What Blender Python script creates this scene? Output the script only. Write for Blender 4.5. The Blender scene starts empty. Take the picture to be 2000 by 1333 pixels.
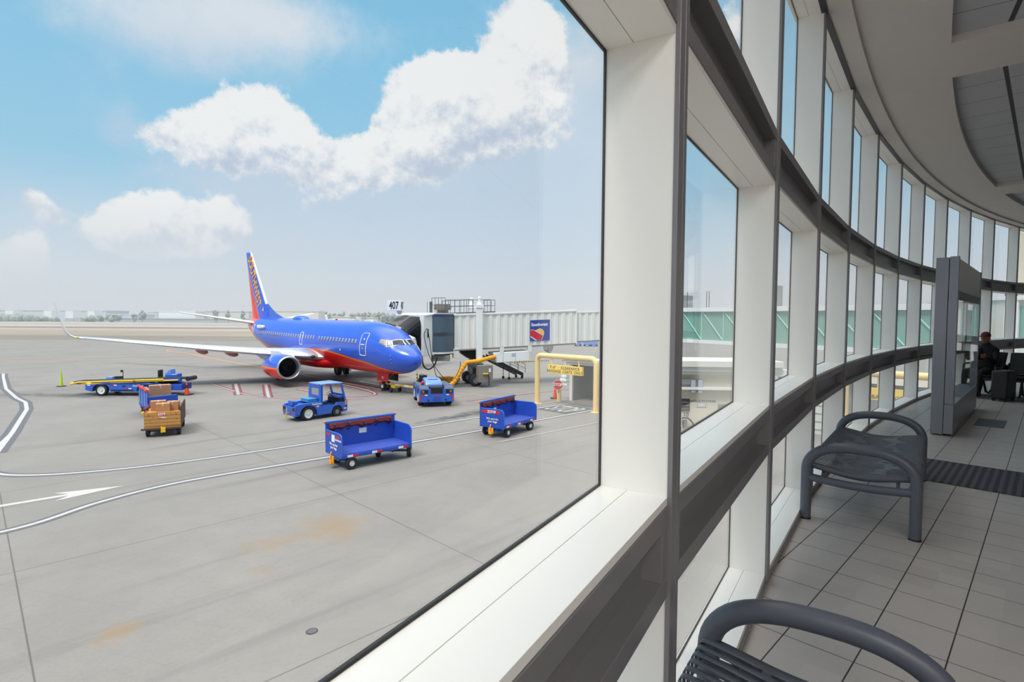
import bpy, bmesh, math, random
from mathutils import Vector, Matrix
random.seed(4)
R_ = math.radians
scn = bpy.context.scene
COL = scn.collection

# ------------------------------------------------------------------ camera
EYE = 5.676                      # eye height over the apron
FLOOR = EYE - 1.57               # concourse floor level
def make_camera():
    f, pitch, roll = 1064.665, 0.042896, 0.006626
    c, s = math.cos(pitch), math.sin(pitch)
    fw = Vector((0, c, -s)); up0 = Vector((0, s, c)); r0 = Vector((1, 0, 0))
    right = r0*math.cos(roll) + up0*math.sin(roll)
    up = -r0*math.sin(roll) + up0*math.cos(roll)
    m = Matrix((right, up, -fw)).transposed().to_4x4()
    m.translation = Vector((0, 0, EYE))
    cd = bpy.data.cameras.new('camera'); cd.sensor_width = 36.0; cd.sensor_fit = 'HORIZONTAL'
    cd.lens = f/2000*36; cd.clip_start = 0.05; cd.clip_end = 3000
    co = bpy.data.objects.new('camera', cd); COL.objects.link(co); co.matrix_world = m
    scn.camera = co
make_camera()

# ------------------------------------------------------------------ view, world, sun
scn.view_settings.view_transform = 'Standard'
scn.view_settings.look = 'None'
scn.view_settings.gamma = 1.0
scn.view_settings.use_curve_mapping = False
scn.view_settings.exposure = 0.0
scn.cycles.use_denoising = True
scn.cycles.transparent_max_bounces = 24
scn.cycles.max_bounces = 9
scn.cycles.diffuse_bounces = 6

def lin(r, g, b):
    def f(v):
        v /= 255.0
        return v/12.92 if v <= .04045 else ((v+.055)/1.055)**2.4
    return (f(r), f(g), f(b), 1.0)

class NT:
    """small helper to wire nodes"""
    def __init__(self, tree): self.t = tree; self.n = tree.nodes; self.l = tree.links
    def node(self, typ, **kw):
        nd = self.n.new(typ)
        for k, v in kw.items(): setattr(nd, k, v)
        return nd
    def val(self, sock, v):
        if hasattr(v, 'node') or isinstance(v, bpy.types.NodeSocket): self.l.new(v, sock)
        else: sock.default_value = v
    def math(self, op, a, b=0.0, c=None, clamp=False):
        nd = self.node('ShaderNodeMath', operation=op, use_clamp=clamp)
        self.val(nd.inputs[0], a); self.val(nd.inputs[1], b)
        if c is not None: self.val(nd.inputs[2], c)
        return nd.outputs[0]
    def vmath(self, op, a, b=(0, 0, 0)):
        nd = self.node('ShaderNodeVectorMath', operation=op)
        self.val(nd.inputs[0], a); self.val(nd.inputs[1], b)
        return nd.outputs['Value'] if op in ('DOT_PRODUCT', 'LENGTH') else nd.outputs[0]
    def smooth(self, x, a, b):
        nd = self.node('ShaderNodeMapRange', interpolation_type='SMOOTHSTEP')
        self.val(nd.inputs['Value'], x); self.val(nd.inputs['From Min'], a); self.val(nd.inputs['From Max'], b)
        return nd.outputs['Result']
    def mix(self, fac, a, b):
        nd = self.node('ShaderNodeMix', data_type='RGBA')
        self.val(nd.inputs[0], fac); self.val(nd.inputs[6], a); self.val(nd.inputs[7], b)
        return nd.outputs[2]
    def noise(self, vec, scale, detail=4.0, rough=0.55):
        nd = self.node('ShaderNodeTexNoise'); nd.inputs['Scale'].default_value = scale
        nd.inputs['Detail'].default_value = detail; nd.inputs['Roughness'].default_value = rough
        if vec is not None: self.l.new(vec, nd.inputs['Vector'])
        return nd.outputs['Fac']
    def xyz(self, vec):
        nd = self.node('ShaderNodeSeparateXYZ'); self.l.new(vec, nd.inputs[0]); return nd.outputs
    def comb(self, x, y, z=0.0):
        nd = self.node('ShaderNodeCombineXYZ')
        for i, v in enumerate((x, y, z)): self.val(nd.inputs[i], v)
        return nd.outputs[0]

# clouds: (azimuth deg, elevation deg, radius az, radius el, weight); soft veils first, then crisp cumulus heads
SOFT = [(-29.4, 25.1, 11.03, 3.52, 0.75), (-31.8, 22.1, 5.06, 2.29, 0.5), (-21.3, 26.3, 6.54, 2.01, 0.35), (-1.2, 15.1, 10.76, 5.65, 0.8), (-6.5, 11.5, 12.22, 3.48, 0.7), (6.2, 18.8, 4.79, 7.49, 0.7), (-15.7, 11.1, 9.48, 2.85, 0.6), (-26.3, 12.8, 7.35, 1.83, 0.6), (-22.4, 7.3, 13.81, 2.99, 0.5), (-8.0, 6.8, 15.83, 3.2, 0.45), (-41.2, 8.3, 1.67, 1.82, 0.45), (-32.1, 5.9, 6.96, 2.05, 0.5), (3.8, 23.4, 5.89, 4.83, 0.5), (-35.5, 15.6, 1.78, 1.75, 0.5), (-42.0, 3.0, 2.68, 1.8, 0.5), (60.0, 24.0, 14.0, 6.0, 0.8), (140.0, 22.0, 16.0, 7.0, 0.8), (-80.0, 22.0, 14.0, 6.0, 0.8)]
CRISP = [(2.4, 27.8, 2.47, 1.83, 1.0), (1.1, 26.4, 2.8, 2.15, 0.85), (0.1, 24.5, 3.23, 2.15, 0.75), (-7.0, 22.6, 3.82, 2.14, 1.0), (-8.0, 20.1, 4.49, 2.93, 1.0), (-2.5, 21.6, 5.37, 2.96, 1.0), (3.0, 23.8, 2.58, 2.79, 0.8), (0.4, 19.4, 4.84, 2.69, 0.75), (-10.6, 17.6, 3.22, 2.12, 0.75), (-15.7, 14.5, 3.49, 1.87, 0.75), (-18.6, 12.2, 3.87, 2.14, 0.45), (-12.9, 14.9, 4.09, 2.2, 0.8), (-7.5, 16.8, 4.76, 2.13, 0.7), (-26.2, 18.5, 2.86, 2.03, 1.0), (-29.1, 16.0, 2.63, 1.88, 0.9), (-22.9, 17.3, 3.38, 2.48, 0.9), (-26.3, 14.8, 6.06, 1.64, 0.8), (-20.2, 15.8, 2.18, 1.82, 0.3), (-33.7, 8.8, 2.31, 1.7, 1.1), (-31.3, 8.0, 2.75, 1.84, 1.08), (-35.5, 7.2, 1.85, 1.49, 1.08), (-27.4, 9.0, 1.87, 1.82, 0.93), (-32.8, 6.1, 4.18, 1.36, 0.8300000000000001), (-41.6, 4.6, 1.14, 1.45, 1.1), (-42.7, 3.5, 1.6, 1.35, 0.98), (-41.2, 9.1, 0.97, 1.05, 0.5), (-40.0, 8.4, 1.07, 0.99, 0.35), (21.1, 25.7, 1.4, 2.01, 0.7), (70.0, 27.0, 10.0, 5.0, 0.9), (95.0, 30.0, 12.0, 6.0, 0.9), (-90.0, 25.0, 10.0, 5.0, 0.9), (-120.0, 32.0, 14.0, 7.0, 0.9), (180.0, 40.0, 16.0, 8.0, 0.9)]

def make_world():
    w = bpy.data.worlds.new('sky'); scn.world = w; w.use_nodes = True
    w.node_tree.nodes.clear(); k = NT(w.node_tree)
    co = k.node('ShaderNodeTexCoord').outputs['Generated']
    d = k.vmath('NORMALIZE', co)
    X, Y, Z = k.xyz(d)
    az = k.math('MULTIPLY', k.math('ARCTAN2', X, Y), 180/math.pi)
    el = k.math('MULTIPLY', k.math('ARCSINE', Z), 180/math.pi)
    P = k.comb(az, el, 0.0)
    # wobble the outline of the clouds
    n1 = k.noise(d, 9.0, 9.0, .62); n2 = k.noise(d, 26.0, 8.0, .64)
    fb = k.math('ADD', k.math('MULTIPLY', k.math('SUBTRACT', n1, .5), 1.5), k.math('MULTIPLY', k.math('SUBTRACT', n2, .5), 1.1))
    def field(L, sharp):
        tot = hgt = None
        for (a, e, ra, re, wt) in L:
            v = k.vmath('MULTIPLY', k.vmath('SUBTRACT', P, (a, e, 0)), (1/ra, 1/re, 0))
            q = k.vmath('DOT_PRODUCT', v, v)
            g = k.math('MULTIPLY', k.math('EXPONENT', k.math('MULTIPLY', q, -sharp)), wt)
            h = k.math('MULTIPLY', g, k.xyz(v)[1])
            tot = g if tot is None else k.math('ADD', tot, g)
            hgt = h if hgt is None else k.math('ADD', hgt, h)
        return tot, hgt
    ts, hs = field(SOFT, .7)
    tc, hc = field(CRISP, .75)
    tc2 = k.math('MINIMUM', tc, 1.05); ts2 = k.math('MINIMUM', ts, 1.0)
    crisp = k.math('ADD', tc2, k.math('MULTIPLY', fb, 1.05))
    m_c = k.smooth(crisp, .40, .70)
    m_s = k.math('MULTIPLY', k.smooth(k.math('ADD', ts2, k.math('MULTIPLY', fb, .55)), .12, 1.05), .92)
    # clear sky, deeper blue upward, pale haze at the horizon
    t = k.smooth(el, -1.0, 30.0)
    ramp = k.node('ShaderNodeValToRGB'); k.l.new(k.math('DIVIDE', el, 60.0, clamp=True), ramp.inputs[0])
    cr = ramp.color_ramp; cr.elements[0].position = 0; cr.elements[0].color = lin(220, 224, 230)
    cr.elements[1].position = 1; cr.elements[1].color = lin(96, 168, 218)
    for p_, c_ in ((.05, lin(214, 223, 232)), (.12, lin(194, 218, 235)), (.22, lin(160, 208, 235)), (.40, lin(140, 200, 233)), (.55, lin(130, 192, 229))):
        e_ = cr.elements.new(p_); e_.color = c_
    sky = ramp.outputs[0]
    # cloud colour: bright billowed tops, blue-grey bases
    n3 = k.noise(d, 14.0, 8.0, .62); n4 = k.noise(k.vmath('ADD', d, (.006, 0, -.016)), 14.0, 8.0, .62)
    relief = k.math('MULTIPLY', k.math('SUBTRACT', n3, n4), 5.0)
    shade = k.smooth(k.math('ADD', k.math('ADD', hc, k.math('MULTIPLY', tc2, .55)), relief), -.75, .85)
    c_c = k.mix(shade, lin(192, 207, 226), lin(245, 247, 248))
    low = k.smooth(el, 2.0, 12.0)
    c_c = k.mix(low, lin(222, 228, 234), c_c)
    c_s = k.mix(low, lin(210, 221, 232), lin(198, 216, 234)); c_s = k.mix(k.smooth(el, 20.0, 26.0), c_s, lin(224, 231, 238))
    hz = k.math('ADD', .35, k.math('MULTIPLY', k.smooth(el, 1.0, 6.5), .65))
    colr = k.mix(k.math('MULTIPLY', m_s, hz), sky, c_s)
    colr = k.mix(k.math('MULTIPLY', m_c, k.math('MULTIPLY', hz, .96)), colr, c_c)
    # ground side of the world: dull grey
    colr = k.mix(k.smooth(el, -3.0, -.5), lin(150, 150, 150), colr)
    # zenith above the view strengthened, added as fill for concourse and apron
    st = k.math('ADD', 1.0, k.math('MULTIPLY', k.smooth(el, 34.0, 60.0), 2.35))
    colr = k.mix(k.smooth(el, 34.0, 60.0), colr, lin(244, 240, 234))
    bg = k.node('ShaderNodeBackground'); k.l.new(colr, bg.inputs[0]); k.l.new(st, bg.inputs[1])
    out = k.node('ShaderNodeOutputWorld'); k.l.new(bg.outputs[0], out.inputs[0])
make_world()

def make_sun():
    ld = bpy.data.lights.new('sun', 'SUN'); ld.energy = 2.5; ld.angle = R_(18); ld.color = (1, .97, .92)
    o = bpy.data.objects.new('sun', ld); COL.objects.link(o)
    d = Vector((-.30, -.42, .86)).normalized()      # towards the sun
    o.rotation_euler = d.to_track_quat('Z', 'Y').to_euler()
make_sun()

def make_fill_lights():
    # added fill lights, unseen overhead behind the viewpoint, to brighten the concourse
    for n in (-.6, -2.2):
        for inset in (1.9, 4.6):
            a = 2.592232770632082-0.046071849140896175*(n-1); r = 42.5654-inset
            ld = bpy.data.lights.new('fill_light', 'AREA'); ld.shape = 'RECTANGLE'; ld.size = 1.2; ld.size_y = .6
            ld.energy = FILL_W; ld.color = (1, .975, .94)
            o = bpy.data.objects.new('fill_light', ld); COL.objects.link(o)
            o.location = (36.74024619864441+r*math.cos(a), -20.71896065833481+r*math.sin(a), EYE+2.69)
            o.rotation_euler = (0, 0, a)
FILL_W = 72
make_fill_lights()

# ------------------------------------------------------------------ materials
def new_mat(name):
    m = bpy.data.materials.new(name); m.use_nodes = True
    m.node_tree.nodes.clear(); k = NT(m.node_tree)
    p = k.node('ShaderNodeBsdfPrincipled'); o = k.node('ShaderNodeOutputMaterial'); k.l.new(p.outputs[0], o.inputs[0])
    return m, k, p
def mat(name, rgb, rough=.5, metal=0.0, var=.06, scale=6.0, bump=0.0, coat=0.0, spec=.5):
    m, k, p = new_mat(name)
    c = lin(*rgb); co = k.node('ShaderNodeTexCoord').outputs['Object']
    n = k.noise(co, scale, 5.0)
    lo = tuple(max(0, v*(1-var)) for v in c[:3])+(1,); hi = tuple(min(1, v*(1+var)) for v in c[:3])+(1,)
    k.l.new(k.mix(n, lo, hi), p.inputs['Base Color'])
    p.inputs['Roughness'].default_value = rough; p.inputs['Metallic'].default_value = metal
    p.inputs['Specular IOR Level'].default_value = spec
    if coat: p.inputs['Coat Weight'].default_value = coat; p.inputs['Coat Roughness'].default_value = .06
    if bump:
        b = k.node('ShaderNodeBump'); b.inputs['Strength'].default_value = bump; b.inputs['Distance'].default_value = .01
        k.l.new(k.noise(co, scale*8, 4.0), b.inputs['Height']); k.l.new(b.outputs[0], p.inputs['Normal'])
    return m
def emit(name, rgb, st=1.0):
    m, k, p = new_mat(name); p.inputs['Base Color'].default_value = lin(*rgb)
    p.inputs['Emission Color'].default_value = lin(*rgb); p.inputs['Emission Strength'].default_value = st
    return m
def glass(name, tint=(.985, .995, .99), refl=1.0):
    m = bpy.data.materials.new(name); m.use_nodes = True; m.node_tree.nodes.clear(); k = NT(m.node_tree)
    tr = k.node('ShaderNodeBsdfTransparent'); tr.inputs[0].default_value = (*tint, 1)
    gl = k.node('ShaderNodeBsdfGlossy'); gl.inputs['Roughness'].default_value = .0; gl.inputs[0].default_value = (1, 1, 1, 1)
    ge = k.node('ShaderNodeNewGeometry')
    c = k.math('ABSOLUTE', k.vmath('DOT_PRODUCT', ge.outputs['Normal'], ge.outputs['Incoming']))
    sch = k.math('ADD', .04, k.math('MULTIPLY', k.math('POWER', k.math('SUBTRACT', 1.0, c, clamp=True), 5.0), .96))
    mx = k.node('ShaderNodeMixShader'); k.l.new(k.math('MULTIPLY', sch, .5*refl), mx.inputs[0])
    k.l.new(tr.outputs[0], mx.inputs[1]); k.l.new(gl.outputs[0], mx.inputs[2])
    o = k.node('ShaderNodeOutputMaterial'); k.l.new(mx.outputs[0], o.inputs[0])
    return m

M = {}
M['white_panel'] = mat('white painted aluminium', (236, 234, 228), .32, var=.02, scale=3)
M['brown_metal'] = mat('dark bronze aluminium', (128, 125, 128), .34, metal=.15, var=.08, scale=2.5)
M['gasket'] = mat('black rubber', (22, 22, 26), .5)
M['glass'] = glass('window glass', (.992, .99, .985))
M['ceil_white'] = mat('ceiling plaster', (206, 200, 194), .8, var=.03)
M['seat_grey'] = mat('powder coated charcoal steel', (84, 89, 99), .40, var=.10, scale=9, bump=.05)
M['steel'] = mat('brushed stainless steel', (150, 152, 160), .36, metal=.75, var=.07, scale=4)
M['dark_steel'] = mat('dark steel', (60, 60, 64), .4, metal=.5)
M['black'] = mat('black vinyl', (24, 24, 26), .45)
M['rubber'] = mat('tyre rubber', (28, 28, 29), .75, var=.2)
M['blue'] = mat('blue truck paint', (40, 94, 190), .35, var=.1, scale=2, coat=.3)
M['blue_dark'] = mat('worn blue cart paint', (32, 74, 174), .42, var=.16, scale=3)
M['blue_light'] = mat('light blue paint', (112, 150, 216), .4, var=.06)
M['white'] = mat('white paint', (232, 232, 230), .4, var=.04)
M['offwhite'] = mat('weathered white paint', (226, 223, 216), .5, var=.05, scale=1.2)
M['rim'] = mat('white wheel rim', (215, 214, 210), .5, var=.06)
M['chrome'] = mat('bare aluminium', (214, 216, 220), .3, metal=.4, var=.04)
M['red'] = mat('red paint', (214, 26, 22), .4, var=.06)
M['red_cloth'] = mat('red curtain cloth', (104, 30, 40), .85, var=.25, scale=5)
M['orange'] = mat('orange paint', (240, 120, 20), .45)
M['yellow'] = mat('yellow paint', (240, 188, 30), .45, var=.08)
M['pole_yellow'] = mat('cream yellow paint', (240, 206, 144), .45, var=.05, scale=2)
M['sign_yellow'] = mat('sign yellow', (246, 206, 96), .5, var=.03)
M['ink'] = mat('black lettering', (26, 28, 40), .6)
M['cardboard'] = mat('cardboard', (182, 132, 92), .85, var=.10, scale=5)
M['tape'] = mat('packing tape', (208, 172, 132), .5)
M['grey_metal'] = mat('grey equipment paint', (128, 122, 116), .5, var=.10, scale=2.5)
M['dark_curtain'] = mat('slate rolling curtain', (74, 90, 104), .5, var=.08)
M['dark_glass'] = mat('dark window', (30, 36, 44), .08, var=.02)
M['grey_window'] = mat('grey window pane', (156, 152, 150), .3, var=.05)  # flat mid grey for window panes
M['canvas'] = mat('black bellows canvas', (30, 32, 38), .75, var=.2)
M['canvas_grey'] = mat('grey bellows canvas', (112, 108, 104), .8, var=.25, scale=4)
M['wing'] = mat('light grey wing paint', (206, 207, 211), .35, var=.03, scale=1)
M['belly_dark'] = mat('dark hollow', (14, 14, 15), .8)
M['lime'] = mat('lime yellow rubber', (196, 216, 50), .6)
M['cone_orange'] = mat('orange rubber', (226, 74, 36), .6)
M['lamp_red'] = mat('red lens', (190, 26, 40), .2)
M['lamp_amber'] = mat('amber lens', (236, 140, 40), .25)
M['teal_glass'] = mat('green tinted glazing', (122, 168, 154), .12, var=.10, scale=.6)
M['beige'] = mat('beige stucco', (214, 202, 182), .8, var=.04, scale=.6)
M['concrete_white'] = mat('pale concrete', (222, 220, 212), .7, var=.04, scale=.6)
M['concrete_grey'] = mat('grey concrete', (138, 140, 140), .8, var=.06, scale=.5)
M['skin'] = mat('skin', (150, 104, 84), .55)
M['cloth_black'] = mat('black clothing', (26, 25, 28), .85)
M['cloth_red'] = mat('dark red cap', (96, 38, 40), .8)
M['paper'] = mat('newsprint', (206, 206, 200), .8)

# ------------------------------------------------------------------ mesh builder
class MB:
    def __init__(self): self.v = []; self.f = []
    def add(self, vs, fs):
        o = len(self.v); self.v += [tuple(x) for x in vs]; self.f += [tuple(i+o for i in f) for f in fs]; return self
    def hexa(self, p):          # 8 points: bottom 4 ccw, top 4 ccw
        return self.add(p, [(0, 3, 2, 1), (4, 5, 6, 7), (0, 1, 5, 4), (1, 2, 6, 5), (2, 3, 7, 6), (3, 0, 4, 7)])
    def box(self, x0, x1, y0, y1, z0, z1):
        return self.hexa([(x0, y0, z0), (x1, y0, z0), (x1, y1, z0), (x0, y1, z0), (x0, y0, z1), (x1, y0, z1), (x1, y1, z1), (x0, y1, z1)])
    def obox(self, c, a, b, h):  # centre of base, half vectors a,b and up vector h
        c, a, b, h = map(Vector, (c, a, b, h))
        q = [c-a-b, c+a-b, c+a+b, c-a+b]
        return self.hexa(q+[x+h for x in q])
    def prism(self, poly, d):    # polygon of 3d points extruded along d (thick)
        n = len(poly); d = Vector(d); P = [Vector(p) for p in poly]; Q = [p+d for p in P]
        return self.add(P+Q, [tuple(range(n))[::-1], tuple(range(n, 2*n))]+[(i, (i+1) % n, n+(i+1) % n, n+i) for i in range(n)])
    def cyl(self, p0, p1, r0, r1=None, n=16, caps=True):
        r1 = r0 if r1 is None else r1
        p0, p1 = Vector(p0), Vector(p1); ax = (p1-p0).normalized()
        u = ax.orthogonal().normalized(); w = ax.cross(u)
        vs = []
        for p, r in ((p0, r0), (p1, r1)):
            for i in range(n):
                a = 2*math.pi*i/n; vs.append(p+(u*math.cos(a)+w*math.sin(a))*r)
        fs = [(i, (i+1) % n, n+(i+1) % n, n+i) for i in range(n)]
        if caps: fs += [tuple(range(n))[::-1], tuple(range(n, 2*n))]
        return self.add(vs, fs)
    def tube(self, pts, r, n=12, caps=True):
        P = [Vector(p) for p in pts]; m = len(P)
        rs = r if isinstance(r, (list, tuple)) else [r]*m
        T = [(P[min(i+1, m-1)]-P[max(i-1, 0)]).normalized() for i in range(m)]
        u = T[0].orthogonal().normalized(); vs = []
        for i in range(m):
            u = (u-T[i]*u.dot(T[i]))
            u = u.normalized() if u.length > 1e-6 else T[i].orthogonal().normalized()
            w = T[i].cross(u)
            for j in range(n):
                a = 2*math.pi*j/n; vs.append(P[i]+(u*math.cos(a)+w*math.sin(a))*rs[i])
        fs = [(i*n+j, i*n+(j+1) % n, (i+1)*n+(j+1) % n, (i+1)*n+j) for i in range(m-1) for j in range(n)]
        if caps: fs += [tuple(range(n))[::-1], tuple(range((m-1)*n, m*n))]
        return self.add(vs, fs)
    def loft(self, rings, closed=True, caps=True):
        n = len(rings[0]); vs = [p for r in rings for p in r]; fs = []
        for i in range(len(rings)-1):
            for j in range(n if closed else n-1):
                fs.append((i*n+j, i*n+(j+1) % n, (i+1)*n+(j+1) % n, (i+1)*n+j))
        if caps and closed: fs += [tuple(range(n))[::-1], tuple(range((len(rings)-1)*n, len(rings)*n))]
        return self.add(vs, fs)
    def lathe(self, prof, o, ax, n=32, close=False):   # prof: (along, radius)
        o, ax = Vector(o), Vector(ax).normalized(); u = ax.orthogonal().normalized(); w = ax.cross(u)
        rings = [[o+ax*a+(u*math.cos(2*math.pi*j/n)+w*math.sin(2*math.pi*j/n))*max(r, 1e-4) for j in range(n)] for a, r in prof]
        return self.loft(rings, True, close)
    def ball(self, c, r, n=12, m=8):
        c = Vector(c); r = Vector((r, r, r)) if not hasattr(r, '__len__') else Vector(r)
        rings = [[c+Vector((r.x*math.sin(math.pi*i/m)*math.cos(2*math.pi*j/n), r.y*math.sin(math.pi*i/m)*math.sin(2*math.pi*j/n), r.z*math.cos(math.pi*i/m))) for j in range(n)] for i in [.02]+list(range(1, m))+[m-.02]]
        return self.loft(rings)
    def xform(self, mtx):
        self.v = [tuple(mtx @ Vector(p)) for p in self.v]; return self
    def build(self, name, m, parent=None, smooth=35, bevel=0.0, solid=0.0, label=None):
        me = bpy.data.meshes.new(name); me.from_pydata(self.v, [], self.f)
        bm = bmesh.new(); bm.from_mesh(me); bmesh.ops.recalc_face_normals(bm, faces=bm.faces); bm.to_mesh(me); bm.free()
        if smooth:
            me.polygons.foreach_set('use_smooth', [True]*len(me.polygons)); me.set_sharp_from_angle(angle=R_(smooth))
        o = bpy.data.objects.new(name, me); COL.objects.link(o)
        for mm in (m if isinstance(m, (list, tuple)) else [m]): me.materials.append(mm)
        if parent: o.parent = parent
        if solid:
            md = o.modifiers.new('solid', 'SOLIDIFY'); md.thickness = solid; md.offset = 0
        if bevel:
            md = o.modifiers.new('bevel', 'BEVEL'); md.width = bevel; md.segments = 2; md.limit_method = 'ANGLE'; md.angle_limit = R_(40)
        if label: o['label'] = label
        return o

def thing(name, label, cat, loc=(0, 0, 0), rot=(0, 0, 0), group=None):
    o = bpy.data.objects.new(name, None); COL.objects.link(o); o.location = loc; o.rotation_euler = rot
    o.empty_display_size = .2
    o['label'] = label; o['category'] = cat
    if group: o['group'] = group
    return o
def tag(o, label, cat, group=None, kind=None):
    o['label'] = label; o['category'] = cat
    if group: o['group'] = group
    if kind: o['kind'] = kind
    return o
def struct(o, label=None):
    o['kind'] = 'structure'
    if label: o['label'] = label
    return o
def copy_tree(o, parent=None):
    c = o.copy(); COL.objects.link(c)
    if parent: c.parent = parent
    for ch in list(o.children): copy_tree(ch, c)
    return c

_txt = {}
def text(body, name, m, parent, mtx, size, bold=0.0, extrude=.004, sx=1.0, align='CENTER', space=1.0):
    cu = bpy.data.curves.new('t', 'FONT'); cu.body = body; cu.size = size; cu.align_x = align; cu.align_y = 'CENTER'
    cu.extrude = extrude; cu.offset = bold; cu.resolution_u = 3; cu.space_character = space; cu.space_line = .9
    to = bpy.data.objects.new('t', cu); COL.objects.link(to)
    dg = bpy.context.evaluated_depsgraph_get()
    me = bpy.data.meshes.new_from_object(to.evaluated_get(dg))
    bpy.data.objects.remove(to); bpy.data.curves.remove(cu)
    me.name = name; me.materials.clear(); me.materials.append(m)
    me.transform(mtx @ Matrix.Diagonal((sx, 1, 1, 1)))
    o = bpy.data.objects.new(name, me); COL.objects.link(o)
    if parent: o.parent = parent
    return o
def frame(origin, right, up):
    r = Vector(right).normalized(); u = Vector(up).normalized(); n = r.cross(u); u = n.cross(r)
    m = Matrix((r, u, n)).transposed().to_4x4(); m.translation = Vector(origin); return m

M['lip'] = mat('inlet lip metal', (176, 178, 184), .3, metal=.6, var=.04)
# ================================================================== the concourse
CX, CY, RAD, A0, DA = 36.74024619864441, -20.71896065833481, 42.56540231370196, 2.592232770632082, -0.046071849140896175
def pol(n, inset=0.0, z=None):
    a = A0+DA*(n-1); r = RAD-inset
    p = (CX+r*math.cos(a), CY+r*math.sin(a))
    return Vector((p[0], p[1], z)) if z is not None else p
FIN = .075/1.961
Z_BS = EYE-1.512; Z_LB = EYE-.785; Z_S = EYE-.5; Z_U = EYE+.774; Z_UT = EYE+1.075; Z_T = EYE+2.6215
GI = -.2
N0, N1 = -3, 14

def bay(mb, n, t0, t1, i0, i1, z0, z1):
    """solid in bay n: fraction t0..t1 between the fins, inset i0..i1, height z0..z1"""
    a, b = n+FIN, n+1
    A_ = lambda t, i: pol(a+(b-a)*t, i) if False else tuple(Vector(pol(a, i)).lerp(Vector(pol(b, i)), t))
    q = [A_(t0, i0), A_(t1, i0), A_(t1, i1), A_(t0, i1)]
    return mb.hexa([(x, y, z0) for x, y in q]+[(x, y, z1) for x, y in q])

def window_bay(n, idx):
    root = thing(f'window_{idx}', 'floor to ceiling window bay of the curved glass wall', 'window', pol(n+.5, 0, FLOOR))
    del root['category']; struct(root)
    inv = Matrix.Translation(-Vector(root.location))
    def B(mb, nm, m, **kw): return mb.xform(inv).build(nm, m, root, **kw)
    for (za, zb) in ((Z_BS, Z_LB), (Z_S, Z_U), (Z_UT, Z_T)):
        g = MB(); bay(g, n, 0, 1, GI-.006, GI, za, zb); B(g, 'glass_pane', M['glass'], smooth=0)
        k = MB(); w = .006; e = .005/1.89
        bay(k, n, 0, 1, GI-.0062, GI+.001, za, za+w); bay(k, n, 0, 1, GI-.0062, GI+.001, zb-w, zb)
        bay(k, n, 0, e, GI-.0062, GI+.001, za+w, zb-w); bay(k, n, 1-e, 1, GI-.0062, GI+.001, za+w, zb-w)
        B(k, 'gasket', M['gasket'], smooth=0)
    # white sills and soffits, each of two boards with a fine joint between
    for nm, za, zb, top in (('sill', Z_BS-.03, Z_BS, 1), ('sill', Z_S-.022, Z_S, 1), ('soffit', Z_U, Z_U+.02, 0), ('soffit', Z_LB, Z_LB+.02, 0), ('sill', Z_UT-.02, Z_UT, 1), ('soffit', Z_T, Z_T+.03, 0)):
        k = MB(); bay(k, n, 0, 1, GI-.012, -.1185, za, zb); bay(k, n, 0, 1, -.1165, 0, za, zb)
        B(k, nm, M['white_panel'], smooth=0, bevel=.0008)
    return root

def beam_bay(n, za, zb, name, lower):
    """bronze spandrel channel: two lips and a recessed web, closed at the fins"""
    k = MB(); e = .055/1.89
    lip = .058
    bay(k, n, 0, 1, -.07, 0.004, za, za+lip); bay(k, n, 0, 1, -.07, .004, zb-lip, zb-.001)
    bay(k, n, 0, 1, -.10, -.055, za, zb-.001)
    bay(k, n, 0, e, -.07, 0.002, za+lip, zb-lip); bay(k, n, 1-e, 1, -.07, .002, za+lip, zb-lip)
    o = k.build(name, M['brown_metal'], None, smooth=0, bevel=.0015)
    return struct(o, 'dark bronze spandrel beam of the window wall')

def fin(n, idx):
    """white mullion fin with its bronze inner cap"""
    root = thing(f'trim_{idx}', 'white mullion fin with a bronze inner edge', 'mullion', pol(n, 0, FLOOR)); del root['category']; struct(root)
    inv = Matrix.Translation(-Vector(root.location))
    k = MB(); q = [pol(n, GI-.0095), pol(n+FIN, GI-.0095), pol(n+FIN, 0), pol(n, 0)]
    k.hexa([(x, y, FLOOR-.02) for x, y in q]+[(x, y, Z_T+.03) for x, y in q])
    k.xform(inv).build('fin_panel', M['white_panel'], root, smooth=0, bevel=.001)
    k = MB(); d = .004/1.961
    for (a, b) in ((-d, FIN*.60), (FIN*.66, FIN+d)):
        q = [pol(n+a, .0), pol(n+b, .0), pol(n+b, .014), pol(n+a, .014)]
        k.hexa([(x, y, FLOOR+.003) for x, y in q]+[(x, y, Z_T+.03) for x, y in q])
    q = [pol(n+FIN*.58, 0), pol(n+FIN*.68, 0), pol(n+FIN*.68, .008), pol(n+FIN*.58, .008)]
    k.hexa([(x, y, FLOOR+.003) for x, y in q]+[(x, y, Z_T+.03) for x, y in q])
    k.xform(inv).build('edge_cap', M['brown_metal'], root, smooth=0, bevel=.0012)

idx = 1
for n in range(N0, N1):
    window_bay(n, idx)
    beam_bay(n, Z_LB, Z_S-.022, f'trim_{100+idx}', True)
    beam_bay(n, Z_U+.02, Z_UT, f'trim_{200+idx}', False)
    k = MB(); bay(k, n, -.02, 1.02, -.05, .012, FLOOR, Z_BS-.03)
    struct(k.build(f'baseboard_{idx}', M['brown_metal'], None, smooth=0), 'dark metal base strip under the windows')
    k = MB(); bay(k, n, -.02, 1.02, -.02, .028, Z_T-.012, Z_T+.04)
    struct(k.build(f'trim_{300+idx}', M['dark_steel'], None, smooth=0), 'dark head channel over the windows')
    idx += 1
for i, n in enumerate(range(N0, N1+1)): fin(n, i+1)

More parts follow.
